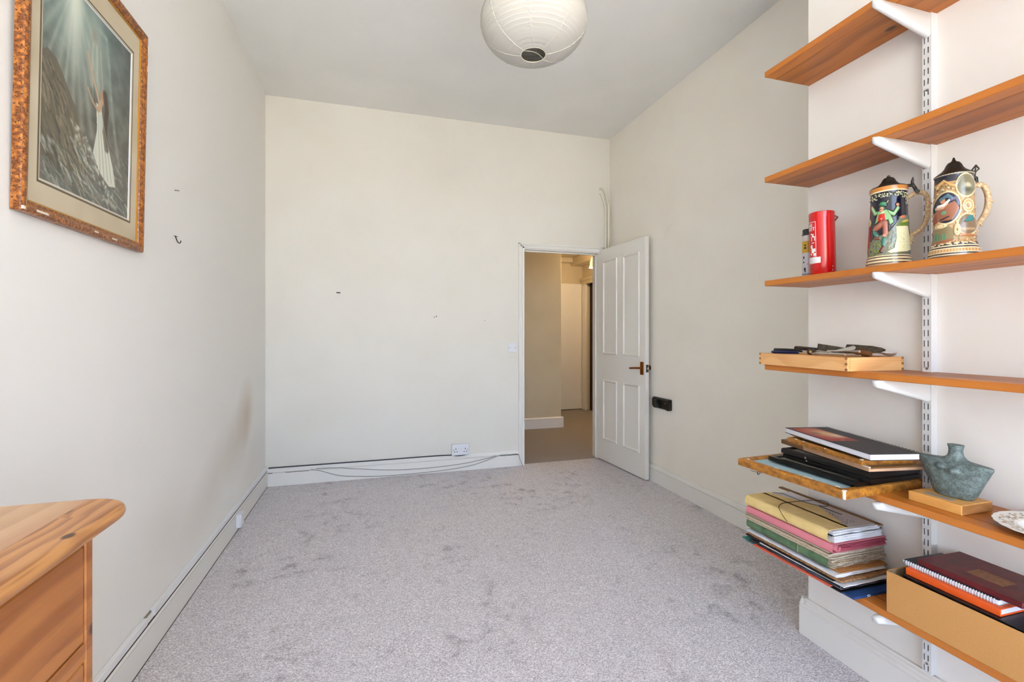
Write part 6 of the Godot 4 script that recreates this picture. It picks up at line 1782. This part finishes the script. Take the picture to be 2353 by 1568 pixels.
# ------------------------------------------------------------------ cardboard box of books
func build_box():
	var y: float = SH[5] + TH + 0.0003
	var z1 := -1.0175; var L := 0.47; var W := 0.205; var H := 0.1215; var t := 0.003
	var cb := mat("cardboard", Color.WHITE, 0.8, noise_tex(0.08, 701, Color(0.735, 0.53, 0.30), Color(0.765, 0.56, 0.325), 256, 4), 8.0)
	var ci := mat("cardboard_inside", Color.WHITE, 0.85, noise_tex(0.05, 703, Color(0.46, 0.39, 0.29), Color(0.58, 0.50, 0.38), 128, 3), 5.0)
	var b := thing("cardboard_box", "open kraft cardboard box holding books at the right of the lowest shelf", "cardboard box", lay(1.4585, y, z1 + L))
	part("front", boxm(Vector3(0, 0, 0), Vector3(L - 0.001, H, t), 0.0008), cb, b)
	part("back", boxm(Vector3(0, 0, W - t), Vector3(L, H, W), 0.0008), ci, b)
	var en := mb()
	var tp := []
	# far end, slightly bowed, rounding into the front corner
	var poly_pts := []
	for k in 9: poly_pts.append(Vector2(L - 0.006 + 0.006 * sin(PI / 2 * k / 8), 0.006 - 0.006 * cos(PI / 2 * k / 8)))
	poly_pts.append(Vector2(L + 0.001, W * 0.5)); poly_pts.append(Vector2(L, W - t))
	for i in poly_pts.size() - 1:
		var p: Vector2 = poly_pts[i]; var q: Vector2 = poly_pts[i + 1]
		var d := (q - p).normalized(); var n := Vector3(d.y, 0, -d.x)
		quad(en, Vector3(p.x, 0, p.y), Vector3(q.x, 0, q.y), Vector3(q.x, H, q.y), Vector3(p.x, H, p.y), n)
		quad(en, Vector3(p.x, 0, p.y) - n * t, Vector3(q.x, 0, q.y) - n * t, Vector3(q.x, H, q.y) - n * t, Vector3(p.x, H, p.y) - n * t, -n)
		quad(en, Vector3(p.x, H, p.y), Vector3(q.x, H, q.y), Vector3(q.x, H, q.y) - n * t, Vector3(p.x, H, p.y) - n * t, Vector3.UP)
	part("end", en, cb, b)
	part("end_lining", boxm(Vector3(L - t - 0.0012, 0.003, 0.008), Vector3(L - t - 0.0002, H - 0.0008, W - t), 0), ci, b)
	part("end", boxm(Vector3(0, 0, t), Vector3(t, H, W - t), 0.0008), cb, b)
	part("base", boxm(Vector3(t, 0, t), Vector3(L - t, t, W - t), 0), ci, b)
	# books, bottom to top
	var gp := "books in the cardboard box"
	var yb := y + t + 0.0002
	book("brown ledger at the bottom of the cardboard box, mostly hidden", lay(1.470, yb, -0.585), 0.385, 0.17, 0.052, mat("book_brown", Color(0.2, 0.14, 0.1), 0.6), mats.paper_white, gp)
	yb += 0.0524
	var bk := mat("book_black", Color.WHITE, 0.42, noise_tex(0.1, 705, Color(0.025, 0.026, 0.034), Color(0.06, 0.062, 0.075), 128, 3), 10.0)
	book("thick black leather book sticking up from the box, under the orange one", lay(1.4705, yb, -0.640, 1.2), 0.345, 0.176, 0.0665, bk, mats.paper_white, gp)
	yb += 0.0668
	var o := book("bright orange folder book in the box, under the spiral pad", lay(1.4865, yb, -0.767, 0.8), 0.218, 0.155, 0.0195, mat("book_orange", Color(0.90, 0.36, 0.11), 0.5), mats.paper_white, gp)
	yb += 0.0197
	# spiral pad
	var s := thing("spiral_pad", "white spiral pad with a dark blue cover between the orange and maroon books", "notebook", lay(1.5010, yb, -0.778, 1.0), gp)
	part("pages", boxm(Vector3(0.001, 0.0012, 0.001), Vector3(0.219, 0.0125, 0.150), 0.0005), mats.paper_white, s)
	part("cover", boxm(Vector3(0, 0.0126, 0), Vector3(0.221, 0.0145, 0.152), 0.0004), mat("pad_navy", Color(0.06, 0.13, 0.18), 0.4), s)
	part("back_cover", boxm(Vector3(0, 0, 0), Vector3(0.221, 0.0012, 0.152), 0.0004), mats.mount_blue, s)
	var ws := mb()
	for i in 34:
		var lp := []
		for k in 9: lp.append(Vector3(0.008 + i * 0.0062 + k * 0.0004, 0.0068 + sin(TAU * k / 8) * 0.0072, 0.001 + cos(TAU * k / 8) * 0.0040))
		tube(ws, lp, 0.0011, 5)
	part("spiral", ws, mats.plastic_white, s)
	part("page_edge", boxm(Vector3(0.221, 0.004, 0.002), Vector3(0.2255, 0.0125, 0.1), 0.001), mats.mount_blue, s)
	yb += 0.0149
	var mr := mat("book_maroon", Color.WHITE, 0.45, noise_tex(0.03, 707, Color(0.30, 0.04, 0.07), Color(0.42, 0.09, 0.11), 128, 3), 5.0)
	var m := book("maroon clothbound book with a tan label on top of the box", lay(1.5045, yb, -0.735, 1.2), 0.232, 0.172, 0.0155, mr, mat("page_rust", Color(0.56, 0.20, 0.15), 0.7), gp)
	part("label", boxm(Vector3(0.062, 0.0154, 0.045), Vector3(0.142, 0.0159, 0.098), 0.0002), mat("label_tan", Color.WHITE, 0.8, noise_tex(0.05, 709, Color(0.52, 0.36, 0.26), Color(0.64, 0.47, 0.35), 128, 3), 10.0), m)

func book(label: String, xf: Transform3D, L: float, W: float, T: float, cover: Material, pages: Material, gp: String) -> Node3D:
	var o := thing("book", label, "book", xf, gp)
	var c := minf(0.003, T * 0.16)
	part("cover", boxm(Vector3(0, 0, 0), Vector3(L, c, W), c * 0.4), cover, o)
	part("cover", boxm(Vector3(0, T - c, 0), Vector3(L, T, W), c * 0.4), cover, o)
	part("spine", boxm(Vector3(0, c * 0.5, 0), Vector3(L, T - c * 0.5, c), c * 0.4), cover, o)
	part("pages", boxm(Vector3(0.003, c, c), Vector3(L - 0.003, T - c, W - 0.003), 0.0004), pages, o)
	return o
